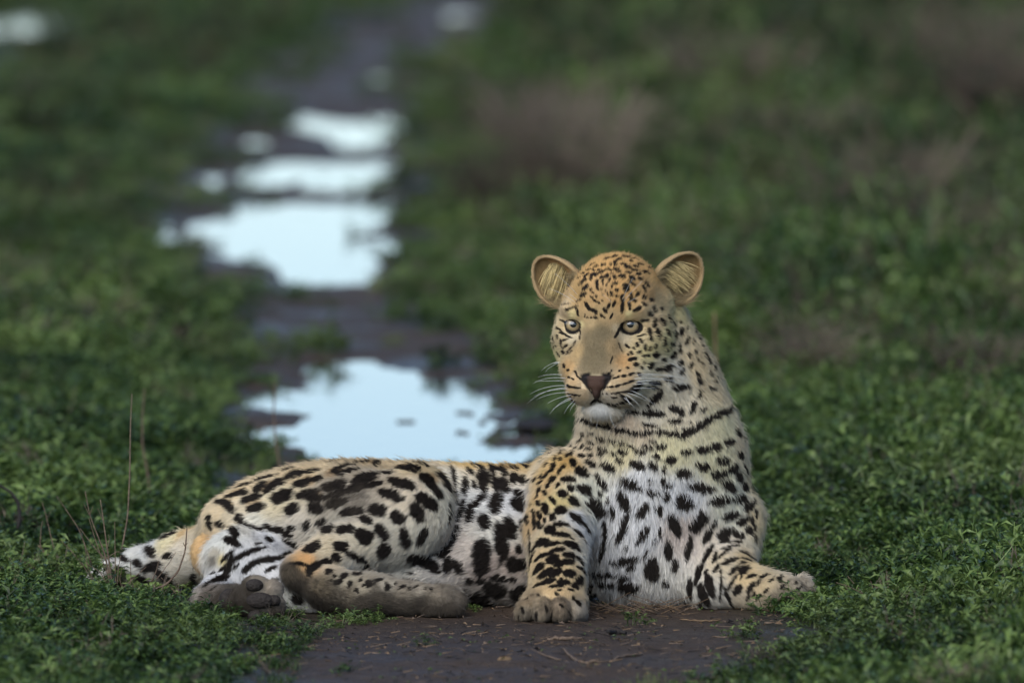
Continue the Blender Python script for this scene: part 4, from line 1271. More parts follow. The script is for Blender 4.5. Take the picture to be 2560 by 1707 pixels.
# whiskers: measured curves that leave the lip pads and arch outwards
def tube(name, pts, radii, mat, parent, sides=5, link=True):
    pts = np.asarray(pts, float); n = len(pts)
    V = []; Fc = []
    for i in range(n):
        t = pts[min(i + 1, n - 1)] - pts[max(i - 1, 0)]
        t /= np.linalg.norm(t) + 1e-12
        a = np.cross(t, [0.31, 0.2, 0.93]); a /= np.linalg.norm(a) + 1e-12
        b = np.cross(t, a)
        for j in range(sides):
            th = 2 * math.pi * j / sides
            V.append(pts[i] + (a * math.cos(th) + b * math.sin(th)) * radii[i])
    for i in range(n - 1):
        for j in range(sides):
            Fc.append((i * sides + j, i * sides + (j + 1) % sides, (i + 1) * sides + (j + 1) % sides, (i + 1) * sides + j))
    Fc.append(tuple(range(sides))[::-1]); Fc.append(tuple((n - 1) * sides + j for j in range(sides)))
    return mesh_obj(name, V, Fc, [mat], parent, True, link)


def bez(p0, p1, p2, n=9):
    t = np.linspace(0, 1, n)[:, None]
    return (1 - t) ** 2 * p0 + 2 * t * (1 - t) * p1 + t * t * p2


WH = [  # start, bend, tip in the head close-up; depth change of the tip in px
    ((300, 950), (220, 960), (165, 1030), 30), ((300, 952), (230, 985), (195, 1040), 40), ((345, 1062), (230, 1040), (140, 1075), 40), ((345, 1085), (210, 1060), (100, 1125), 50),
    ((340, 1105), (215, 1100), (120, 1110), 60), ((350, 1140), (200, 1130), (75, 1210), 40), ((355, 1155), (180, 1160), (58, 1280), 60), ((360, 1170), (230, 1160), (110, 1225), 10),
    ((370, 1195), (240, 1190), (130, 1250), 30), ((385, 1215), (290, 1230), (215, 1280), 0), ((395, 1230), (290, 1270), (230, 1370), 20), ((400, 1240), (310, 1280), (255, 1330), -20),
    ((412, 1252), (380, 1290), (345, 1360), 0), ((425, 1262), (400, 1300), (390, 1350), 10), ((300, 955), (260, 960), (235, 975), 0),
    ((880, 1060), (1060, 1030), (1300, 1085), 60), ((890, 1075), (1100, 1040), (1320, 1090), 90), ((880, 1090), (1090, 1055), (1310, 1140), 50), ((900, 1110), (1060, 1085), (1200, 1075), 80),
    ((880, 1120), (1050, 1090), (1230, 1100), 100), ((860, 1130), (1000, 1125), (1105, 1140), 60), ((870, 1165), (980, 1155), (1080, 1165), 30), ((850, 1175), (960, 1200), (1075, 1310), 20),
    ((830, 1195), (900, 1210), (1000, 1265), 0), ((810, 1205), (880, 1230), (945, 1305), -10), ((800, 1225), (850, 1260), (905, 1320), -20), ((905, 1040), (960, 1022), (1060, 1030), 40),
    ((1130, 950), (1210, 970), (1290, 1025), 20), ((820, 1215), (850, 1260), (865, 1300), -20), ((870, 1140), (980, 1110), (1110, 1120), 80),
    ((455, 440), (390, 350), (275, 265), -40), ((440, 495), (350, 420), (225, 380), -20), ((452, 480), (420, 440), (380, 420), -10),
    ((800, 480), (830, 390), (885, 300), -40), ((795, 500), (860, 420), (960, 320), -20), ((840, 500), (880, 460), (930, 450), -20), ((725, 500), (700, 460), (650, 430), -20),
    ((620, 1400), (600, 1440), (600, 1475), 0), ((700, 1370), (720, 1430), (750, 1470), 0), ((560, 1380), (550, 1420), (560, 1440), 0),
]
for (s0, s1, s2, dw) in WH:
    px = [(1300 + a / 3.136, 600 + b / 3.136) for a, b in (s0, s1, s2)]
    h = hit(*px[0])
    if h is None:
        h = hit(px[0][0] + (8 if px[0][0] < 1450 else -8), px[0][1])
    if h is None: continue
    w0 = h[0][1] / K
    pts = bez(h[0] + h[1] * -0.001, P(px[1][0], px[1][1], w0 - 12 + dw * 0.3), P(px[2][0], px[2][1], w0 + dw))
    tube('whisker', pts, np.linspace(.00028, .00010, 9), m_whisk, leopard)

# pads of the upturned hind paw
for (u, v, w, ru, rv, rw) in ((640, 1541, -385, 21, 17, 14), (636, 1462, -372, 22, 16, 14), (650, 1500, -384, 34, 20, 14), (684, 1500, -378, 18, 14, 12), (575, 1500, -318, 28, 30, 14)):
    fnp = ell_fn(P(u, v, w), np.array([ru, rw, rv]) * K)
    cP = P(u, v, w); m = max(ru, rv) * K * 1.25
    PV, PQ = solid_mesh(fnp, cP - m, cP + m, 0.0025)
    np_mesh('paw_pad', PV, PQ, [m_pad], leopard)


# ------------------------------------------------------------------ ground, track, puddles
def inpoly_dist(p, poly):
    """signed distance in the plane (negative inside) of points (n,2) to a closed polygon"""
    poly = np.asarray(poly, float)
    d = np.full(len(p), 1e9); ins = np.zeros(len(p), bool)
    n = len(poly)
    for i in range(n):
        a, b = poly[i], poly[(i + 1) % n]
        e = b - a; w = p - a
        t = np.clip((w @ e) / (e @ e + 1e-12), 0, 1)
        q = w - t[:, None] * e
        d = np.minimum(d, (q * q).sum(1))
        c = ((a[1] > p[:, 1]) != (b[1] > p[:, 1])) & (p[:, 0] < (b[0] - a[0]) * (p[:, 1] - a[1]) / (b[1] - a[1] + 1e-12) + a[0])
        ins ^= c
    d = np.sqrt(d)
    return np.where(ins, -d, d)


TRACK = [(2200, 1290, 640), (1800, 1290, 600), (1640, 1290, 590), (1540, 1330, 620), (1400, 1250, 560), (1300, 1080, 480), (1150, 980, 420), (950, 930, 370), (760, 860, 310), (620, 780, 350),
         (500, 750, 370), (400, 770, 330), (300, 850, 250), (200, 880, 290), (100, 990, 260), (0, 1130, 230), (-100, 1250, 240), (-300, 1450, 260)]
_ty, _tx, _th = [], [], []
for (v, uc, hw) in TRACK:
    g0 = G(uc, v); g1 = G(uc + hw, v)
    _ty.append(g0[1]); _tx.append(g0[0]); _th.append(g1[0] - g0[0])
_ty, _tx, _th = map(np.array, (_ty, _tx, _th))


def track_r(x, y):
    return np.abs(x - np.interp(y, _ty, _tx)) / np.interp(y, _ty, _th)


def poly_px(pts, ox=0, oy=0, s=1.0):
    return np.array([G(ox + x / s, oy + y / s)[:2] for x, y in pts])


def ell_px(u, v, ru, rv, n=18):
    return np.array([G(u + ru * math.cos(t), v + rv * math.sin(t))[:2] for t in np.linspace(0, 2 * math.pi, n, endpoint=False)])


PUDDLES = [
    poly_px([(596, 1006), (620, 985), (638, 972), (700, 968), (753, 959), (775, 945), (765, 925), (783, 904), (850, 900), (923, 900), (955, 915), (1016, 922), (1070, 930), (1123, 942), (1165, 968), (1229, 985),
             (1200, 1010), (1250, 1030), (1293, 1045), (1242, 1066), (1175, 1085), (1220, 1110), (1270, 1160), (1250, 1240), (1150, 1290), (900, 1290), (790, 1240), (780, 1157), (760, 1120), (651, 1100), (640, 1080),
             (700, 1068), (770, 1070), (772, 1045), (800, 1030), (698, 1021), (640, 1015)]),
    poly_px([(850, 1060), (960, 1000), (1100, 960), (1130, 930), (1250, 930), (1500, 930), (1780, 910), (1830, 930), (1760, 1000), (1750, 1060), (1560, 1092), (1830, 1100), (1840, 1140), (1700, 1180), (1720, 1240),
             (1680, 1300), (1300, 1325), (1240, 1270), (1280, 1220), (1030, 1190), (990, 1140), (870, 1100)], 0, 0, 1.8375),
    poly_px([(1080, 830), (1090, 790), (1250, 750), (1300, 735), (1500, 745), (1650, 740), (1780, 730), (1800, 780), (1720, 840), (1690, 880), (1450, 880), (1380, 830), (1240, 855), (1110, 850)], 0, 0, 1.8375),
    poly_px([(1320, 560), (1380, 530), (1560, 545), (1620, 550), (1800, 525), (1830, 590), (1800, 650), (1700, 680), (1560, 680), (1500, 620), (1370, 590)], 0, 0, 1.8375),
    ell_px(530, 446, 26, 19), ell_px(418, 586, 20, 20), ell_px(640, 356, 32, 14),
    poly_px([(-240, 12), (80, 8), (140, 22), (160, 45), (110, 84), (50, 98), (-200, 96)]),
    ell_px(1140, 38, 46, 6), ell_px(940, 195, 54, 7), ell_px(645, 913, 55, 8), ell_px(1330, 975, 60, 10), ell_px(640, 1115, 70, 9), ell_px(560, 1090, 40, 7), ell_px(990, 604, 40, 8), ell_px(1310, 1010, 30, 7), ell_px(1300, 1130, 66, 18), ell_px(1335, 1080, 40, 9),
]
PUD_SOFT = [0, 0, 0, 0, 0, 0, 1, 1, 1, 1, 1, 1, 1, 1, 1, 1, 1, 1]


def puddle_depth(x, y):
    """signed distance to the nearest puddle shore, made ragged"""
    p = np.stack([x, y], 1)
    p = p * np.array([1.0, 0.45])
    nz = (fbm(p, 9.0, 3, 31) - 0.5); p = p / np.array([1.0, 0.45])
    d = np.full(len(p), 9.0)
    for i, poly in enumerate(PUDDLES):
        lo, hi = poly.min(0) - 1.0, poly.max(0) + 1.0
        m = (p[:, 0] > lo[0]) & (p[:, 0] < hi[0]) & (p[:, 1] > lo[1]) & (p[:, 1] < hi[1])
        if not m.any(): continue
        k = np.nonzero(m)[0]
        size = min(hi[0] - lo[0] - 2, hi[1] - lo[1] - 2)
        # measured in the track's width direction, where the shores are seen sharply
        sc = np.array([1.0, 0.35])
        dd = inpoly_dist(p[k] * sc, poly * sc)
        amp = (0.18 if PUD_SOFT[i] else 0.06 if i == 0 else 0.10)
        d[k] = np.minimum(d[k], dd + nz[k] * amp - .018 + (fbm(p[k], 30.0, 2, 33) - .5) * .035)
    return d


def ground_height(x, y):
    p = np.stack([x, y], 1)
    r = track_r(x, y)
    h = 0.004 + 0.006 * (fbm(p, 2.2, 3, 41) - 0.5) + 0.0075 * (fbm(p, 26.0, 3, 43) - 0.42)
    h += 0.020 * np.clip(r - 0.9, 0, 1.0) * (0.6 + 0.8 * fbm(p, 0.8, 2, 45))
    d = puddle_depth(x, y)
    t = np.clip(d / 0.05, -1, 1)
    h = np.where(d < 0.05, np.maximum(h, 0.001) * np.clip(t, 0, 1) + np.where(t < 0, t * 0.014, 0) - 0.001 * (1 - np.clip(t, 0, 1)), np.maximum(h, 0.0005))
    # mud islands breaking the water
    isl = fbm(p * np.array([1, .5]), 11.0, 3, 49)
    h = np.where((d < 0.0) & (isl > 0.83 - 0.12 * np.clip(1 + d / 0.12, 0, 1)), 0.001, h)
    # the bank on the near side of each puddle is a small raised lip
    h += 0.006 * np.exp(-((d - 0.05) / 0.03) ** 2) * (fbm(p, 4.0, 2, 47) > 0.5)
    # pressed flat under the animal
    f = np.clip(np.hypot((x - 0.0) / 0.85, (y - 0.05) / 0.5), 0, 1) ** 6
    return h * (0.35 + 0.65 * f), d, r


vs = np.concatenate([np.linspace(2150, -160, 720)])
ys = np.array([ground_d(v) - DIST for v in vs])
ts = np.linspace(-1.55, 1.55, 560)
fw = (W / 2 / FPX) * 1.0
YY, TT = np.meshgrid(ys, ts, indexing='ij')
XX = TT * (YY + DIST) * fw
gx, gy = XX.ravel(), YY.ravel()
gz, gd, gr = ground_height(gx, gy)
n0, n1 = XX.shape
ii = (np.arange(n0 - 1)[:, None] * n1 + np.arange(n1 - 1)[None, :]).ravel()
GQ = np.stack([ii, ii + 1, ii + n1 + 1, ii + n1], 1)


def mix_rgb(nt, fac, a, b, mode='MIX'):
    m = nt.nodes.new('ShaderNodeMix'); m.data_type = 'RGBA'; m.blend_type = mode
    for sock, val in ((m.inputs['Factor'], fac), (m.inputs['A'], a), (m.inputs['B'], b)):
        if hasattr(val, 'links') or hasattr(val, 'is_linked'): nt.links.new(val, sock)
        elif isinstance(val, (int, float)): sock.default_value = val
        else: sock.default_value = (*val, 1)
    return m.outputs['Result']


def ramp(nt, fac, stops):
    r = nt.nodes.new('ShaderNodeValToRGB')
    e = r.color_ramp.elements
    e[0].position, e[0].color = stops[0][0], (*stops[0][1], 1)
    e[1].position, e[1].color = stops[-1][0], (*stops[-1][1], 1)
    for pos, c in stops[1:-1]:
        k = e.new(pos); k.color = (*c, 1)
    nt.links.new(fac, r.inputs['Fac'])
    return r.outputs['Color']


def noise(nt, vec, scale, detail=5, rough=0.55):
    n = nt.nodes.new('ShaderNodeTexNoise'); n.inputs['Scale'].default_value = scale
    n.inputs['Detail'].default_value = detail; n.inputs['Roughness'].default_value = rough
    nt.links.new(vec, n.inputs['Vector'])
    return n.outputs['Fac']


m_ground, nt, b = new_mat('mud_and_soil')
geo = nt.nodes.new('ShaderNodeNewGeometry')
at = nt.nodes.new('ShaderNodeAttribute'); at.attribute_name = 'mud'
n1_ = noise(nt, geo.outputs['Position'], 3.0); n2_ = noise(nt, geo.outputs['Position'], 40.0); n3_ = noise(nt, geo.outputs['Position'], 160.0)
mud = ramp(nt, n2_, [(.3, (.018, .013, .010)), (.5, (.042, .030, .022)), (.7, (.088, .064, .046))])
mud = mix_rgb(nt, 0.5, mud, ramp(nt, n1_, [(.35, (.030, .021, .015)), (.65, (.088, .058, .038))]))
soil = ramp(nt, n2_, [(.3, (.018, .022, .012)), (.7, (.040, .042, .024))])
basec = mix_rgb(nt, at.outputs['Fac'], soil, mud)
nt.links.new(basec, b.inputs['Base Color'])
rg = nt.nodes.new('ShaderNodeMapRange'); nt.links.new(n1_, rg.inputs['Value'])
rg.inputs['From Min'].default_value = .35; rg.inputs['From Max'].default_value = .65
rg.inputs['To Min'].default_value = .36; rg.inputs['To Max'].default_value = .80
nt.links.new(rg.outputs[0], b.inputs['Roughness'])
b.inputs['Specular IOR Level'].default_value = 0.22
bp = nt.nodes.new('ShaderNodeBump'); bp.inputs['Strength'].default_value = 1.0; bp.inputs['Distance'].default_value = 0.010
ad = nt.nodes.new('ShaderNodeMath'); ad.operation = 'ADD'; nt.links.new(n2_, ad.inputs[0]); nt.links.new(n3_, ad.inputs[1])
nt.links.new(ad.outputs[0], bp.inputs['Height']); nt.links.new(bp.outputs['Normal'], b.inputs['Normal'])

ground = np_mesh('ground', np.stack([gx, gy, gz], 1), GQ, [m_ground])
tag(ground, kind='structure')
mudf = np.clip((1.12 - gr) / 0.35 + (fbm(np.stack([gx, gy], 1), 3.0, 2, 51) - 0.5) * 0.8, 0, 1)
a = ground.data.attributes.new('mud', 'FLOAT', 'POINT'); a.data.foreach_set('value', mudf.astype(np.float32))
far = mesh_obj('grassland', [(-2500, -60, -0.08), (2500, -60, -0.08), (2500, 4500, -0.08), (-2500, 4500, -0.08)], [(0, 1, 2, 3)], None)
m_far, nt, b = new_mat('distant_grass')
geo = nt.nodes.new('ShaderNodeNewGeometry')
nt.links.new(ramp(nt, noise(nt, geo.outputs['Position'], 0.8), [(.3, (.022, .032, .016)), (.7, (.045, .060, .028))]), b.inputs['Base Color'])
b.inputs['Roughness'].default_value = 0.95; b.inputs['Specular IOR Level'].default_value = 0.05
far.data.materials.append(m_far); tag(far, kind='structure')

m_water, nt, b = new_mat('puddle_water')
b.inputs['Base Color'].default_value = (.022, .020, .017, 1); b.inputs['Roughness'].default_value = 0.03
b.inputs['IOR'].default_value = 1.33; b.inputs['Specular IOR Level'].default_value = 0.5
geo = nt.nodes.new('ShaderNodeNewGeometry')
bp = nt.nodes.new('ShaderNodeBump'); bp.inputs['Strength'].default_value = 0.5; bp.inputs['Distance'].default_value = 0.001
nt.links.new(noise(nt, geo.outputs['Position'], 14.0, 2), bp.inputs['Height']); nt.links.new(bp.outputs['Normal'], b.inputs['Normal'])
for i, poly in enumerate(PUDDLES):
    c = (poly.min(0) + poly.max(0)) / 2
    hx, hy = (poly.max(0) - poly.min(0)) / 2 + np.array([.12, .30])
    z = -0.0035 - i * 0.0002
    V = [(c[0], c[1], z)] + [(c[0] + hx * 1.15 * math.cos(t), c[1] + hy * 1.15 * math.sin(t), z) for t in np.linspace(0, 2 * math.pi, 28, endpoint=False)]
    o = mesh_obj('puddle', V, [(0, 1 + k, 1 + (k + 1) % 28) for k in range(28)], [m_water])
    tag(o, kind='structure')

# ------------------------------------------------------------------ vegetation
def leaf_mat(name, c0, c1, c2, rough=0.42, spec=0.5, trans=0.25):
    m, nt, b = new_mat(name)
    oi = nt.nodes.new('ShaderNodeObjectInfo'); geo = nt.nodes.new('ShaderNodeNewGeometry')
    n = noise(nt, geo.outputs['Position'], 1.3, 3)
    n2 = noise(nt, geo.outputs['Position'], 60.0, 2)
    def madd(a, k, c):
        m_ = nt.nodes.new('ShaderNodeMath'); m_.operation = 'MULTIPLY_ADD'
        nt.links.new(a, m_.inputs[0]); m_.inputs[1].default_value = k
        if isinstance(c, float): m_.inputs[2].default_value = c
        else: nt.links.new(c, m_.inputs[2])
        return m_.outputs[0]
    # place, plant and leaf all vary the green
    ad = nt.nodes.new('ShaderNodeMath'); ad.operation = 'ADD'; ad.inputs[1].default_value = 0.0
    nt.links.new(madd(n2, 2.0, madd(oi.outputs['Random'], 0.4, madd(n, 1.5, -1.45))), ad.inputs[0])
    colr = ramp(nt, ad.outputs[0], [(.15, c0), (.45, c1), (.8, c2)])
    n4 = noise(nt, geo.outputs['Position'], 0.55, 3)
    mr = nt.nodes.new('ShaderNodeMapRange'); nt.links.new(n4, mr.inputs['Value'])
    mr.inputs['From Min'].default_value = .50; mr.inputs['From Max'].default_value = .66; mr.inputs['To Max'].default_value = .65
    colr = mix_rgb(nt, mr.outputs[0], colr, mix_rgb(nt, .5, colr, (.045, .038, .026)))
    nt.links.new(colr, b.inputs['Base Color'])
    b.inputs['Roughness'].default_value = rough; b.inputs['Specular IOR Level'].default_value = spec
    tr = nt.nodes.new('ShaderNodeBsdfTranslucent'); nt.links.new(colr, tr.inputs['Color'])
    ms = nt.nodes.new('ShaderNodeMixShader'); ms.inputs[0].default_value = trans
    nt.links.new(b.outputs[0], ms.inputs[1]); nt.links.new(tr.outputs[0], ms.inputs[2])
    nt.links.new(ms.outputs[0], nt.nodes['Material Output'].inputs['Surface'])
    return m


m_leaf = leaf_mat('herb_leaf', (.011, .026, .007), (.042, .086, .019), (.15, .22, .058), .42, .36)
m_grass = leaf_mat('grass_blade', (.014, .032, .009), (.036, .074, .020), (.12, .15, .055), .5, .3)
m_shrub = leaf_mat('shrub_leaf', (.008, .020, .008), (.020, .048, .015), (.055, .100, .030), .5, .2)
m_dry = leaf_mat('dry_stem', (.045, .036, .028), (.095, .076, .058), (.16, .13, .10), 0.8, 0.2, 0.0)
m_twig = simple_mat('dead_twig', (.17, .125, .09), 0.8, 0.2, 0.0, (.07, .05, .038), 0.5, 150)
m_dark = simple_mat('dark_clod', (.022, .019, .018), 0.75, 0.3, 0.0, (.010, .009, .009), 0.8, 30)
m_straw = simple_mat('dry_leaf', (.19, .13, .075), 0.8, 0.2, 0.0, (.09, .06, .04), 0.4, 80)


class MB:
    """collects faces for one mesh"""
    def __init__(s): s.V = []; s.F = []; s.M = []

    def leaf(s, p, d, up, ln, wd, fold=0.25, droop=0.2, mi=0):
        d = d / (np.linalg.norm(d) + 1e-9)
        sd = np.cross(d, up); sd /= np.linalg.norm(sd) + 1e-9
        nn = np.cross(sd, d)
        b = len(s.V)
        m = p + d * ln * 0.5 + nn * ln * 0.06
        t = p + d * ln - nn * ln * droop
        s.V += [p, m + sd * wd * 0.5 + nn * wd * fold, t, m - sd * wd * 0.5 + nn * wd * fold, m - nn * wd * 0.05]
        s.F += [(b, b + 1, b + 4), (b + 1, b + 2, b + 4), (b + 2, b + 3, b + 4), (b + 3, b, b + 4)]
        s.M += [mi] * 4

    def tube(s, pts, r0, r1, sides=3, mi=0):
        pts = np.asarray(pts, float); n = len(pts); b = len(s.V)
        for i in range(n):
            t = pts[min(i + 1, n - 1)] - pts[max(i - 1, 0)]; t /= np.linalg.norm(t) + 1e-12
            a = np.cross(t, [0.31, 0.93, 0.2]); a /= np.linalg.norm(a) + 1e-12
            c = np.cross(t, a); r = r0 + (r1 - r0) * i / (n - 1)
            for j in range(sides):
                th = 2 * math.pi * j / sides
                s.V.append(pts[i] + (a * math.cos(th) + c * math.sin(th)) * r)
        for i in range(n - 1):
            for j in range(sides):
                s.F.append((b + i * sides + j, b + i * sides + (j + 1) % sides, b + (i + 1) * sides + (j + 1) % sides, b + (i + 1) * sides + j)); s.M.append(mi)

    def build(s, name, mats, parent=None, link=True):
        o = mesh_obj(name, s.V, s.F, mats, parent, False, link)
        o.data.polygons.foreach_set('material_index', s.M)
        return o


def herb_patch(seed, rad, n, hgt, leaf=(.010, .022), wid=(.34, .55), stems=7):
    R = np.random.RandomState(seed); m = MB()
    for k in range(stems):
        a = R.uniform(0, 6.28); r = rad * math.sqrt(R.rand()) * 0.7
        base = np.array([r * math.cos(a), r * math.sin(a), -0.004])
        lean = np.array([math.cos(a + R.randn() * .8), math.sin(a + R.randn() * .8), 0]) * rad * R.uniform(.3, .9)
        top = base + lean + np.array([0, 0, hgt * R.uniform(.45, 1.0)])
        mid = (base + top) / 2 + np.array([0, 0, hgt * .15]) - lean * .15
        m.tube([base, mid, top], .0012, .0006, 3, 0)
        for j in range(n // stems):
            t = R.uniform(.15, 1.0)
            p = (1 - t) ** 2 * base + 2 * t * (1 - t) * mid + t * t * top
            b = R.uniform(0, 6.28)
            d = np.array([math.cos(b), math.sin(b), R.uniform(-.1, .9)])
            ln = R.uniform(*leaf)
            m.leaf(p, d, np.array([0, 0, 1.0]) + R.randn(3) * .2, ln, ln * R.uniform(*wid), .2, R.uniform(0, .35))
    return m


def grass_patch(seed, rad, n, hgt):
    R = np.random.RandomState(seed); m = MB()
    for k in range(n):
        a = R.uniform(0, 6.28); r = rad * math.sqrt(R.rand())
        p = np.array([r * math.cos(a), r * math.sin(a), -0.003])
        b = R.uniform(0, 6.28); h = hgt * R.uniform(.4, 1.0); ln = R.uniform(.2, .9) * h
        d = np.array([math.cos(b), math.sin(b), 0])
        s = np.array([-d[1], d[0], 0]) * R.uniform(.0010, .0019)
        q = p + np.array([0, 0, h * .6]) + d * ln * .3; t = p + np.array([0, 0, h]) + d * ln
        i = len(m.V); m.V += [p - s, p + s, q + s * .8, q - s * .8, t]
        m.F += [(i, i + 1, i + 2, i + 3), (i + 3, i + 2, i + 4)]; m.M += [0, 0]
    return m


def dry_patch(seed, rad, n, hgt):
    R = np.random.RandomState(seed); m = MB()
    for k in range(n):
        a = R.uniform(0, 6.28)
        p = np.array([rad * .3 * R.randn(), rad * .3 * R.randn(), 0.0])
        d = np.array([math.cos(a) * .6, math.sin(a) * .6, R.uniform(.3, 1.2)]); d /= np.linalg.norm(d)
        L_ = hgt * R.uniform(.4, 1)
        q = p + d * L_ * .5 + R.randn(3) * L_ * .08; t = q + (d + R.randn(3) * .35) * L_ * .5
        m.tube([p, q, t], .0013, .0005, 3, 0)
        for j in range(3):
            e = q + (t - q) * R.rand(); m.tube([e, e + (d + R.randn(3) * .6) * L_ * .22], .0007, .0003, 3, 0)
    return m


tmpl = bpy.data.collections.new('herb_templates')
kinds = []
for k in range(7):
    o = herb_patch(100 + k, .055, 66, .032 + .011 * (k % 3), (.012, .031), (.24, .44), 9).build('herb_mat%02d' % k, [m_leaf], None, False); tmpl.objects.link(o)
for k in range(3):
    o = herb_patch(200 + k, .05, 50, .075, (.018, .036), (.24, .40), 6).build('herb_tall%02d' % k, [m_leaf], None, False); tmpl.objects.link(o)
for k in range(3):
    o = grass_patch(300 + k, .05, 70, .045).build('kgrass%02d' % k, [m_grass], None, False); tmpl.objects.link(o)
for k in range(2):
    o = dry_patch(400 + k, .05, 12, .07).build('zdry%02d' % k, [m_dry], None, False); tmpl.objects.link(o)
# alphabetical order: herb_mat 0-6, herb_tall 7-9, kgrass 10-12, zdry 13-14


def gn_scatter(name, pts, rot, scl, idx, coll):
    me = bpy.data.meshes.new(name)
    me.vertices.add(len(pts)); me.vertices.foreach_set('co', np.asarray(pts, np.float32).ravel())
    for nm, typ, arr in (('rot', 'FLOAT_VECTOR', rot), ('scl', 'FLOAT_VECTOR', scl)):
        a = me.attributes.new(nm, typ, 'POINT'); a.data.foreach_set('vector', np.asarray(arr, np.float32).ravel())
    a = me.attributes.new('pick', 'INT', 'POINT'); a.data.foreach_set('value', np.asarray(idx, np.int32))
    o = bpy.data.objects.new(name, me); col.objects.link(o)
    ng = bpy.data.node_groups.new(name, 'GeometryNodeTree')
    ng.interface.new_socket('Geometry', in_out='INPUT', socket_type='NodeSocketGeometry')
    ng.interface.new_socket('Geometry', in_out='OUTPUT', socket_type='NodeSocketGeometry')
    gi, go = ng.nodes.new('NodeGroupInput'), ng.nodes.new('NodeGroupOutput')
    ip = ng.nodes.new('GeometryNodeInstanceOnPoints'); ci = ng.nodes.new('GeometryNodeCollectionInfo')
    ci.inputs['Collection'].default_value = coll; ci.inputs['Separate Children'].default_value = True; ci.inputs['Reset Children'].default_value = True
    ip.inputs['Pick Instance'].default_value = True
    def attr(nm, dt):
        n = ng.nodes.new('GeometryNodeInputNamedAttribute'); n.data_type = dt; n.inputs['Name'].default_value = nm
        return n.outputs['Attribute']
    ng.links.new(gi.outputs[0], ip.inputs['Points']); ng.links.new(ci.outputs[0], ip.inputs['Instance'])
    ng.links.new(attr('pick', 'INT'), ip.inputs['Instance Index'])
    ng.links.new(attr('rot', 'FLOAT_VECTOR'), ip.inputs['Rotation'])
    ng.links.new(attr('scl', 'FLOAT_VECTOR'), ip.inputs['Scale'])
    ng.links.new(ip.outputs[0], go.inputs[0])
    md = o.modifiers.new('scatter', 'NODES'); md.node_group = ng
    return o


def veg_density(x, y, d, r):
    p = np.stack([x, y], 1)
    n = fbm(p, 1.6, 3, 61); n2 = fbm(p, 6.0, 2, 63)
    e = 1.0 - 0.75 * (n - 0.5)
    v = np.clip((r - e * 0.86) / 0.22, 0, 1) * (0.30 + 1.2 * np.clip((n2 - 0.30) * 2.4, 0, 1))
    # straggling plants inside the track
    v = np.maximum(v, 0.65 * np.clip((n2 - 0.54 + 0.05 * np.clip(y / 10, 0, 1)) * 8, 0, 1) * np.clip((r - 0.12) * 2.2, 0, 1))
    # green spur reaching into the track behind the animal and by the near puddle's left shore
    for (u0, v0, ru, rv, s) in ((1150, 720, 190, 70, .9), (1130, 790, 130, 30, .7), (620, 1130, 120, 55, .75), (700, 1085, 90, 25, .5), (1290, 990, 80, 60, .6), (1210, 1095, 60, 35, .7), (900, 1110, 30, 14, .5), (560, 760, 110, 60, .6), (520, 900, 90, 60, .8), (700, 1640, 160, 60, .9), (1880, 1640, 140, 70, .55), (1500, 1690, 200, 26, .35)):
        g = G(u0, v0); gxr = G(u0 + ru, v0)[0] - g[0]; gyr = abs(G(u0, v0 - rv)[1] - g[1])
        q = np.hypot((x - g[0]) / gxr, (y - g[1]) / gyr)
        v = np.maximum(v, s * np.clip(1.3 - q - 0.6 * (n2 - .4), 0, 1))
    for (u0, v0, ru, rv) in ((20, 110, 230, 100), (1320, 1640, 580, 110), (1850, 1590, 210, 60), (650, 1040, 120, 32), (560, 640, 120, 26), (620, 1095, 60, 12), (530, 462, 70, 30), (418, 602, 60, 30), (640, 372, 80, 22), (1140, 50, 90, 24)):
        g = G(u0, v0); q = np.hypot((x - g[0]) / (G(u0 + ru, v0)[0] - g[0]), (y - g[1]) / abs(G(u0, v0 - rv)[1] - g[1]))
        v = v * np.clip((q - .8) * 4, .06, 1)
    v = v * np.where(d < -0.02, 0.10, np.where(d < 0.03, 0.45, 1.0))
    return np.clip(v, 0, 1)


def under_leopard(x, y):
    b = np.zeros(len(x), bool)
    for (u, w, ru, rw) in ((1150, 120, 480, 200), (1650, 120, 260, 260), (1390, -330, 95, 150), (1900, -20, 150, 60), (700, 60, 260, 260), (900, -230, 280, 60), (590, -290, 130, 90), (400, 380, 170, 60), (280, 470, 60, 30)):
        b |= np.hypot((x - (u - W / 2) * K) / (ru * K), (y - w * K) / (rw * K)) < 1
    return b


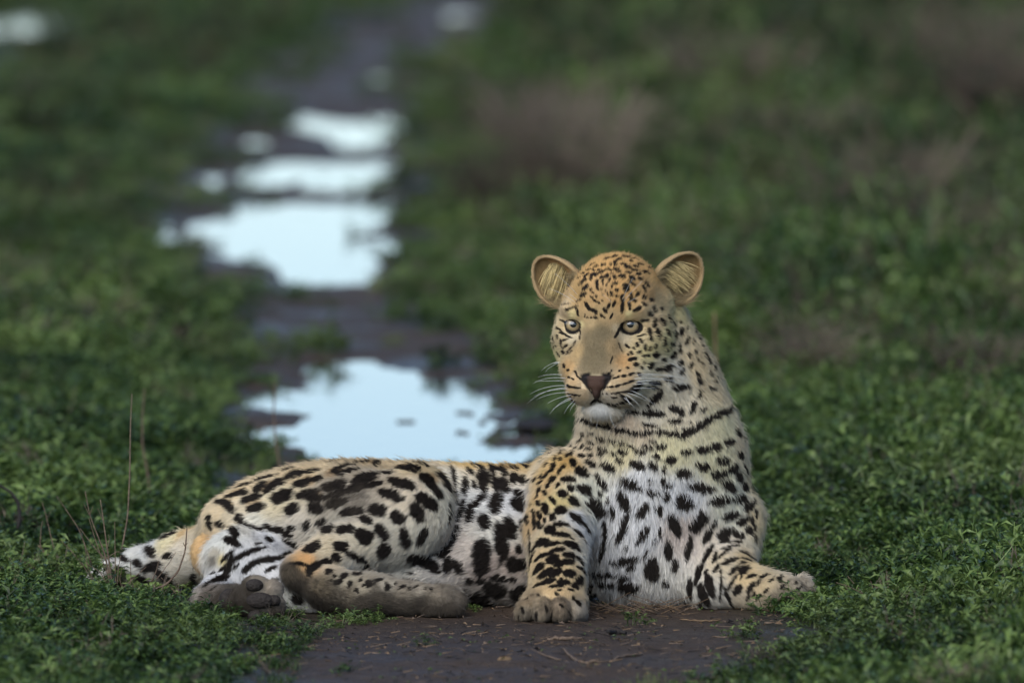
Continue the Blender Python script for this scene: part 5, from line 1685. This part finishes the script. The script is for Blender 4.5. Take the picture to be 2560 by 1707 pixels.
def scatter_zone(R, d0, d1, per_m2, scale, kinds_p, tall=1.0, half=1.45, thin=1.0):
    area = (d1 * d1 - d0 * d0) * fw * half
    n = int(area * per_m2)
    dd = np.sqrt(R.uniform(d0 * d0, d1 * d1, n)); tt = R.uniform(-half, half, n)
    x = tt * dd * fw; y = dd - DIST
    h, pd, r = ground_height(x, y)
    dens = veg_density(x, y, pd, r) * thin
    k = (R.rand(n) < dens) & ~under_leopard(x, y)
    x, y, h, r, pd = x[k], y[k], h[k], r[k], pd[k]
    n = len(x)
    pts = np.stack([x, y, h - 0.002], 1)
    rot = np.stack([R.randn(n) * .12, R.randn(n) * .12, R.uniform(0, 6.28, n)], 1)
    big = fbm(np.stack([x, y], 1), 0.9, 3, 71)
    s = scale * R.uniform(.65, 1.25, n) * (0.7 + 0.9 * big) * np.clip(.55 + .5 * np.clip(r - .8, 0, 1), .5, 1.1)
    s = s * np.where(pd < 0.0, 0.6, 1.0)
    zs = s * tall * (1 + 0.5 * np.clip(r - 1.2, 0, 1.5) * np.clip(x, 0, 1))
    zs = zs * np.where((y > 8) & (x < np.interp(y, _ty, _tx)), .55, 1.0)
    s = s * np.where((y > 8) & (x < np.interp(y, _ty, _tx)), .85, 1.0)
    idx = R.choice(len(kinds_p), n, p=np.array(kinds_p) / sum(kinds_p))
    return pts, rot, np.stack([s, s, zs], 1), idx


if VEG:
    R = np.random.RandomState(5)
    near_p = [1.2] * 7 + [.9] * 3 + [.5] * 3 + [.25] * 2
    mid_p = [1.0] * 7 + [.9] * 3 + [.5] * 3 + [.9] * 2
    zones = [scatter_zone(R, 16.2, 21.2, 560, .85, near_p), scatter_zone(R, 21.2, 26, 380, 1.10, near_p), scatter_zone(R, 26, 36, 250, 1.35, mid_p, 1.1), scatter_zone(R, 36, 62, 150, 1.8, mid_p, 1.0, 1.4)]
    A = [np.concatenate([z[i] for z in zones]) for i in range(4)]
    o = gn_scatter('ground_cover', *A, tmpl)
    tag(o, kind='stuff')
    print('cover instances', len(A[0]))


# shrubs beyond the animal: each one a thing
def shrub(seed, height, spread, n_stems, leaves, mats, leafy=True, dry=0.0):
    R = np.random.RandomState(seed); st = MB(); lf = MB()
    for k in range(n_stems):
        a = R.uniform(0, 6.28)
        base = np.array([math.cos(a), math.sin(a), 0]) * spread * .12 * R.rand()
        d = np.array([math.cos(a) * spread * R.uniform(.2, 1.0), math.sin(a) * spread * R.uniform(.2, 1.0), height * R.uniform(.55, 1.0)])
        p1 = base + d * .5 + R.randn(3) * height * .05 + np.array([0, 0, height * .08]); p2 = base + d
        pts = bez(base, p1, p2, 6)
        st.tube(pts, height * .012, height * .004, 3, 0)
        for j in range(5):
            t = R.uniform(.3, .95); q = pts[int(t * 5)]
            e = q + (d / np.linalg.norm(d) + R.randn(3) * .6) * height * R.uniform(.1, .28)
            st.tube([q, (q + e) / 2 + R.randn(3) * height * .01, e], height * .005, height * .0015, 3, 0)
            if leafy:
                for i in range(max(1, leaves // (n_stems * 5))):
                    pp = q + (e - q) * R.rand() + R.randn(3) * height * .03
                    if R.rand() < dry: continue
                    b = R.uniform(0, 6.28)
                    ln = R.uniform(.018, .038) * (height / .25) ** .5
                    lf.leaf(pp, np.array([math.cos(b), math.sin(b), R.uniform(-.2, .9)]), np.array([0, 0, 1.0]) + R.randn(3) * .3, ln, ln * R.uniform(.3, .5), .2, .2)
    return st, lf


def place_shrub(name, u, v, height, seed, leafy, label, cat, group=None, spread=None, n_stems=14, leaves=420, dry=0.0):
    root = bpy.data.objects.new(name, None); col.objects.link(root)
    g = G(u, v); root.location = (g[0], g[1], 0.0)
    tag(root, label, cat, group)
    st, lf = shrub(seed, height, spread or height * .8, n_stems, leaves, None, leafy, dry)
    st.build('stems', [m_twig if leafy else m_dry], root)
    if leafy: lf.build('foliage', [m_shrub], root)
    return root


if VEG:
    R = np.random.RandomState(77)
    protos = {}
    gl = 'low green shrub blurred in the scrub behind the leopard'
    GREEN = [(1720, 560, .26), (1900, 500, .30), (2110, 520, .30), (2330, 560, .30), (2530, 620, .28), (1800, 690, .20), (2060, 690, .22), (2280, 760, .22), (2480, 830, .20), (2150, 880, .14), (1980, 860, .14),
             (2420, 960, .13), (1640, 460, .26), (1270, 480, .16), (1180, 330, .20), (1500, 250, .35), (1700, 300, .38), (1950, 280, .42), (2200, 330, .42), (2450, 400, .40), (2560, 260, .45), (2300, 180, .45), (2050, 150, .45),
             (1780, 130, .42), (1560, 110, .38), (1380, 130, .30), (2600, 480, .35), (2420, 60, .5), (2150, 40, .5), (1900, 20, .5),
             (60, 360, .22), (200, 320, .20), (380, 250, .20), (120, 520, .16), (300, 480, .14), (60, 680, .14), (230, 760, .12), (100, 880, .12), (520, 180, .20), (300, 130, .22), (120, 200, .24), (650, 90, .20), (30, 1010, .10), (1660, 760, .14), (1350, 600, .14)]
    for i, (u, v, h) in enumerate(GREEN):
        key = i % 6
        g = G(u + R.uniform(-30, 30), v + R.uniform(-10, 10))
        if key not in protos:
            protos[key] = place_shrub('green_shrub', u, v, .25, 500 + key, True, gl, 'shrub', 'low green shrubs behind the leopard', .24, 16, 620)
            rt = protos[key]
        else:
            src = protos[key]
            rt = src.copy(); col.objects.link(rt)
            for ch in src.children:
                c = ch.copy(); col.objects.link(c); c.parent = rt
        rt.location = (g[0], g[1], 0); rt.rotation_euler = (0, 0, R.uniform(0, 6.28)); s = h / .25
        rt.scale = (s * 1.15, s * 1.15, s)
    DRY = [(1440, 560, .42, 'wide grey-brown dead shrub above the mud left of the leopard\'s head', .30), (2020, 1010, .20, 'tangle of bare grey twigs just right of the leopard\'s neck', .16), (2500, 430, .50, 'tall dead shrub at the right edge, high in the picture', .30),
           (1960, 480, .30, 'faint brown dead shrub in the scrub above the leopard\'s right ear', .3), (2330, 720, .26, 'bare brown shrub in the right middle of the scrub', .2), (1230, 560, .22, 'reddish-brown bare stems at the right bank of the puddled track', .18),
           (1580, 60, .45, 'dull brown dead shrub at the top edge, right of the track', .4), (2260, 900, .14, 'small dry twiggy clump low in the grass right of the leopard', .12),
           (2180, 640, .34, 'grey twiggy shrub in the scrub above the small dry clump', .3), (1860, 330, .36, 'pale brown dead shrub high in the scrub, right of centre', .34), (1310, 420, .30, 'dim brown twigs on the scrub edge next to the far puddles', .3),
           (2440, 1030, .18, 'short reddish dry stems near the right edge of the grass', .14), (2230, 300, .40, 'dull grey dead shrub near the top right corner', .36), (1940, 820, .22, 'fine grey dead branches behind the tangle of bare twigs', .2)]
    for i, (u, v, h, lb, sp) in enumerate(DRY):
        place_shrub('dead_shrub', u, v, h, 900 + i, False, lb, 'dead shrub', None, sp, 80, 0)

# ------------------------------------------------------------------ single stems, twigs and clods
def stem_thing(name, strands, label, cat, part='twig', mat=None, r=.0016, group=None):
    """one plant of several measured twigs; each strand is (points (u, v, w), radius)"""
    root = bpy.data.objects.new(name, None); col.objects.link(root)
    p0 = P(*strands[0][0][0]); base = np.array([p0[0], p0[1], 0.0]); root.location = base
    tag(root, label, cat, group)
    for pts, rr in strands:
        W_ = np.array([P(*q) for q in pts]) - base
        # smooth the measured line
        t = np.linspace(0, len(W_) - 1, len(W_) * 4)
        S = np.stack([np.interp(t, np.arange(len(W_)), W_[:, k]) for k in range(3)], 1)
        S[1:-1] = (S[:-2] + S[1:-1] * 2 + S[2:]) / 4
        tube(part, S, np.linspace(rr * 1.1, rr * .5, len(S)), mat or m_twig, root, 5)
    return root


def z3(x, y, w): return (200 + x / 3.136, 1100 + y / 3.136, w)
def z6(x, y, w): return (x / 2.613, 800 + y / 2.613, w)
def z8(x, y, w): return (1260 + x / 1.809, 1400 + y / 1.809, w)
def gpt(u, v, z=.004):
    g = G(u, v, z); return (u, v, g[1] / K)


W0 = 200
stem_thing('dead_twig_plant', [
    ([z3(240, 1160, W0), z3(200, 900, W0), z3(80, 600, W0), z3(40, 400, W0)], .0016),
    ([z3(260, 1170, W0), z3(215, 860, W0), z3(185, 640, W0), z3(160, 465, W0)], .0017),
    ([z3(270, 1170, W0 - 30), z3(200, 930, W0 - 30), z3(120, 850, W0 - 30), z3(0, 690, W0 - 30)], .0012),
    ([z3(280, 1160, W0), z3(275, 860, W0), z3(272, 640, W0)], .0010),
    ([z3(250, 1150, W0), z3(120, 780, W0), z3(70, 610, W0)], .0010),
    ([z3(290, 1170, W0), z3(300, 1000, W0), z3(320, 900, W0)], .0010),
    ([z3(230, 1160, W0), z3(160, 1030, W0), z3(40, 960, W0)], .0010),
    ([z3(210, 870, W0), z3(230, 780, W0), z3(225, 740, W0)], .0008),
    ([z3(75, 590, W0), z3(100, 520, W0)], .0007), ([z3(75, 590, W0), z3(30, 500, W0)], .0007),
    ([z3(190, 650, W0), z3(140, 535, W0)], .0007), ([z3(200, 930, W0), z3(290, 870, W0), z3(330, 880, W0)], .0008),
    ([z3(300, 1190, W0), z3(400, 1100, W0), z3(520, 990, W0)], .0011), ([z3(380, 1190, W0), z3(400, 1080, W0), z3(395, 960, W0)], .0010),
    ([z3(180, 1180, W0), z3(90, 1090, W0), z3(15, 960, W0)], .0010), ([z3(150, 1180, W0), z3(60, 1000, W0), z3(35, 800, W0)], .0009),
    ([z3(340, 1190, W0), z3(310, 1090, W0), z3(330, 1000, W0)], .0008)],
    'bare dead twigs standing in a clump in front of the tip of the tail', 'dead plant')
stem_thing('curved_twig', [([z3(540, 1190, 120), z3(680, 1130, 110), z3(770, 1030, 110), z3(825, 870, 110), z3(838, 690, 110)], .0022), ([z3(822, 830, 110), z3(808, 800, 108)], .0009), ([z3(822, 830, 110), z3(843, 805, 108)], .0009),
                           ([z3(560, 1110, 120), z3(600, 1020, 120), z3(620, 930, 120)], .0010), ([z3(760, 1210, 120), z3(700, 1140, 120), z3(635, 1075, 120)], .0010), ([z3(600, 1090, 120), z3(700, 960, 120), z3(750, 880, 120)], .0008)],
           'thick curved brown twig rising before the base of the tail', 'twig')
stem_thing('tall_thin_stem', [([z6(795, 1500, 500), z6(835, 1280, 520), z6(848, 1000, 560), z6(852, 700, 600), z6(862, 480, 660)], .0015), ([z6(850, 870, 560), z6(828, 850, 560)], .0006), ([z6(846, 1060, 560), z6(858, 1020, 560)], .0006)],
           'tallest thin straight stem standing in the grass behind the tail', 'plant stem')
stem_thing('leaning_stem', [([z6(985, 1160, 2900), z6(965, 1000, 2900), z6(930, 820, 2900), z6(930, 640, 2900), z6(945, 450, 2900)], .0022)], 'blurred brown stem beside the tall thin stem', 'plant stem')
stem_thing('upright_dark_stem', [([(712, 1215, 4000), (700, 1170, 4000), (689, 1100, 4000), (684, 1030, 4000), (688, 955, 4000)], .0028)], 'lone dark stem rising above the haunch against the bright puddle', 'plant stem')
stem_thing('bent_dark_stick', [([z6(110, 1380, 1500), z6(132, 1290, 1500), z6(120, 1190, 1500), z6(70, 1120, 1500), z6(-20, 1070, 1500)], .0042)], 'bent dark stick sticking into the picture at the left edge', 'stick', mat=m_dark)
stem_thing('low_twig_plant', [([z6(380, 1600, 700), z6(330, 1400, 700), z6(300, 1270, 700), z6(275, 1190, 700)], .0012), ([z6(380, 1600, 700), z6(260, 1480, 700), z6(270, 1350, 700), z6(280, 1310, 700)], .0011),
                              ([z6(600, 1600, 500), z6(520, 1370, 500), z6(440, 1250, 500), z6(370, 1150, 500)], .0011), ([z6(540, 1600, 500), z6(460, 1500, 500), z6(400, 1440, 500)], .0010), ([z6(250, 1470, 700), z6(320, 1560, 700)], .0010)],
           'sparse low grey twigs left of the big twig clump', 'dead plant')
stem_thing('pale_upright_stem', [([(1792, 1010, 5200), (1790, 900, 5200), (1786, 780, 5200)], .0040)], 'pale blurred upright stem right behind the leopard\'s neck', 'plant stem', mat=m_straw)

# dry clump at lower right
cl = bpy.data.objects.new('dry_twig_clump', None); col.objects.link(cl)
g = G(2210, 1545); cl.location = (g[0], g[1], 0)
tag(cl, 'low clump of dark dry twigs in the grass at lower right', 'dead plant')
R = np.random.RandomState(61)
for k in range(34):
    a = R.uniform(0, 6.28); L_ = R.uniform(.03, .085)
    d = np.array([math.cos(a), math.sin(a) * .8, R.uniform(.15, 1.0)])
    p0 = np.array([R.randn() * .022, R.randn() * .03, 0.002]); p1 = p0 + d * L_ * .5 + R.randn(3) * .006; p2 = p0 + d * L_ + R.randn(3) * .012
    p2[2] = max(p2[2], .004); p1[2] = max(p1[2], .004)
    tube('twig', bez(p0, p1, p2, 6), np.linspace(.0014, .0005, 6), m_twig, cl, 4)


def ground_stick(name, px, r, label, cat='stick', mat=None):
    pts = [gpt(u, v, r * 0.8 + .004) for (u, v) in px]
    W_ = np.array([P(*q) for q in pts])
    base = W_.mean(0); base[2] = 0
    t = np.linspace(0, len(W_) - 1, len(W_) * 4)
    S = np.stack([np.interp(t, np.arange(len(W_)), W_[:, k]) for k in range(3)], 1) - base
    S += np.random.RandomState(len(px) * 7 + int(px[0][0])).randn(*S.shape) * r * .35
    rr = r * (0.6 + 0.4 * np.sin(np.linspace(.3, 2.6, len(S))))
    o = tube(name, S, rr, mat or m_twig, None, 6); o.location = base
    tag(o, label, cat)
    return o


ground_stick('stick', [(1368, 1594), (1410, 1596), (1455, 1594)], .0034, 'short dark stick lying in the mud below the left forepaw')
ground_stick('stick', [(1520, 1582), (1540, 1579), (1566, 1581)], .0042, 'stubby bark-like stick in the mud below the chest', mat=m_dark)
ground_stick('twig', [(1404, 1619), (1425, 1638), (1450, 1656), (1509, 1654), (1560, 1640), (1608, 1634)], .0028, 'long curved brown twig in the mud at the bottom of the picture', 'twig')
ground_stick('twig', [(1326, 1620), (1370, 1640), (1425, 1656)], .0018, 'straight thin twig whose right end meets the long curved twig in the mud', 'twig')
ground_stick('stick', [(2034, 1663), (2075, 1655), (2118, 1652)], .0038, 'pale dry stick in the sparse grass at the bottom right', mat=m_straw)
ground_stick('twig', [(1780, 1590), (1830, 1592), (1868, 1588)], .0016, 'thin brown twig on the mud in front of the right foreleg', 'twig')
ground_stick('twig', [(1700, 1548), (1750, 1551), (1800, 1549)], .0016, 'thin pale twig on the mud close under the right elbow', 'twig', m_straw)
blade = MB(); pb = G(1868, 1594, 0); tp = P(1848, 1552, pb[1] / K) - pb
blade.leaf(np.zeros(3), tp, np.array([0, -1.0, .2]), np.linalg.norm(tp), .006, .2, .02)
o = blade.build('grass_blade', [m_grass]); o.location = pb; tag(o, 'single green grass blade standing in the bare mud', 'grass blade')


def clod(name, u, v, ru, rv, depth, label, cat, mat, seed=0, z=0.0):
    g = G(u, v); R = np.random.RandomState(seed)
    s = (g[1] + DIST) / FPX
    c = np.array([0, 0, rv * s * .7])
    base = ell_fn(c, np.array([ru * s, depth, rv * s]))
    lump = [ell_fn(c + np.array([R.uniform(-.6, .6) * ru * s, R.uniform(-.4, .4) * depth, R.uniform(-.2, .5) * rv * s]), np.array([ru * .45, ru * .45, rv * .7]) * s) for _ in range(5)]
    def fn(p):
        d = base(p)
        for l in lump: d = smin(d, l(p), .01)
        return d + (vnoise(p, 120.0, seed) - .5) * .003
    m = np.array([ru * s, max(depth, ru * s), rv * s]) * 1.6
    V, Q = solid_mesh(fn, c - m, c + m, max(ru * s / 14, .0022))
    V[:, 2] = np.maximum(V[:, 2], -.004)
    o = np_mesh(name, V, Q, [mat]); o.location = (g[0], g[1], 0)
    tag(o, label, cat)
    return o


clod('dark_log', 420, 1160, 56, 17, .05, 'dark lump of rotten wood lying in the grass behind the tail', 'log', m_dark, 3)
clod('mud_clod', 1262, 1656, 15, 7, .012, 'small brown clod in the mud left of the long twig', 'clod', m_straw, 5)
clod('mud_clod', 1345, 1070, 55, 12, .10, 'dark mud mound on the right shore of the near puddle, under the chin', 'clod', m_dark, 7)
clod('mud_bank', 1080, 698, 90, 7, .10, 'dark low mud bank at the right end of the middle puddle', 'mud bank', m_dark, 8)
clod('dark_tussock', 90, 1375, 60, 12, .05, 'dark brown clod in the grass at the left edge', 'clod', m_dark, 9)

# litter on the mud: bits of straw, bark and leaf
m = MB(); R = np.random.RandomState(8)
n = 11000
dd = np.sqrt(R.uniform(18.0 ** 2, 21.5 ** 2, n)); x = R.uniform(-1.2, 1.2, n) * dd * fw; y = dd - DIST
h, pd, r = ground_height(x, y)
keep = (r < 1.15) & (R.rand(n) < .35 + .65 * np.clip((fbm(np.stack([x, y], 1), 5.0, 2, 81) - .4) * 4, 0, 1))
for X, Y, Hh, kk in zip(x, y, h, keep):
    if not kk: continue
    a = R.uniform(0, 6.28); p = np.array([X, Y, Hh + .0015]); q = R.rand()
    if q < .55:
        L_ = R.uniform(.005, .028); d = np.array([math.cos(a), math.sin(a), R.uniform(-.02, .25)])
        m.tube([p, p + d * L_], R.uniform(.0005, .0013), .0004, 3, R.choice([0, 1, 2]))
    else:
        m.leaf(p, np.array([math.cos(a), math.sin(a), R.uniform(0, .5)]), np.array([0, 0, 1.0]) + R.randn(3) * .4, R.uniform(.005, .014), R.uniform(.003, .007), .2, .2, R.choice([0, 1, 2, 3]))
o = m.build('plant_litter', [m_straw, m_twig, m_dark, m_leaf]); tag(o, kind='stuff')
# dry stalks caught between the paws
st = bpy.data.objects.new('straw_heap', None); col.objects.link(st)
g = G(1560, 1528); st.location = (g[0], g[1], 0); tag(st, 'scattered dry straw stalks under the chest between the forelegs', 'straw')
for k in range(46):
    u0 = R.uniform(1465, 1720); v0 = R.uniform(1520, 1540); g0 = G(u0, v0) - np.array(st.location); a = R.uniform(-.6, .6) + (math.pi if R.rand() < .5 else 0)
    L_ = R.uniform(.015, .06); d = np.array([math.cos(a), math.sin(a) * .5, R.uniform(0, .55)])
    g0[2] = .004
    tube('stalk', bez(g0, g0 + d * L_ * .5 + R.randn(3) * .003, g0 + d * L_, 5), np.linspace(.0009, .0004, 5), m_straw if R.rand() < .6 else m_twig, st, 4)
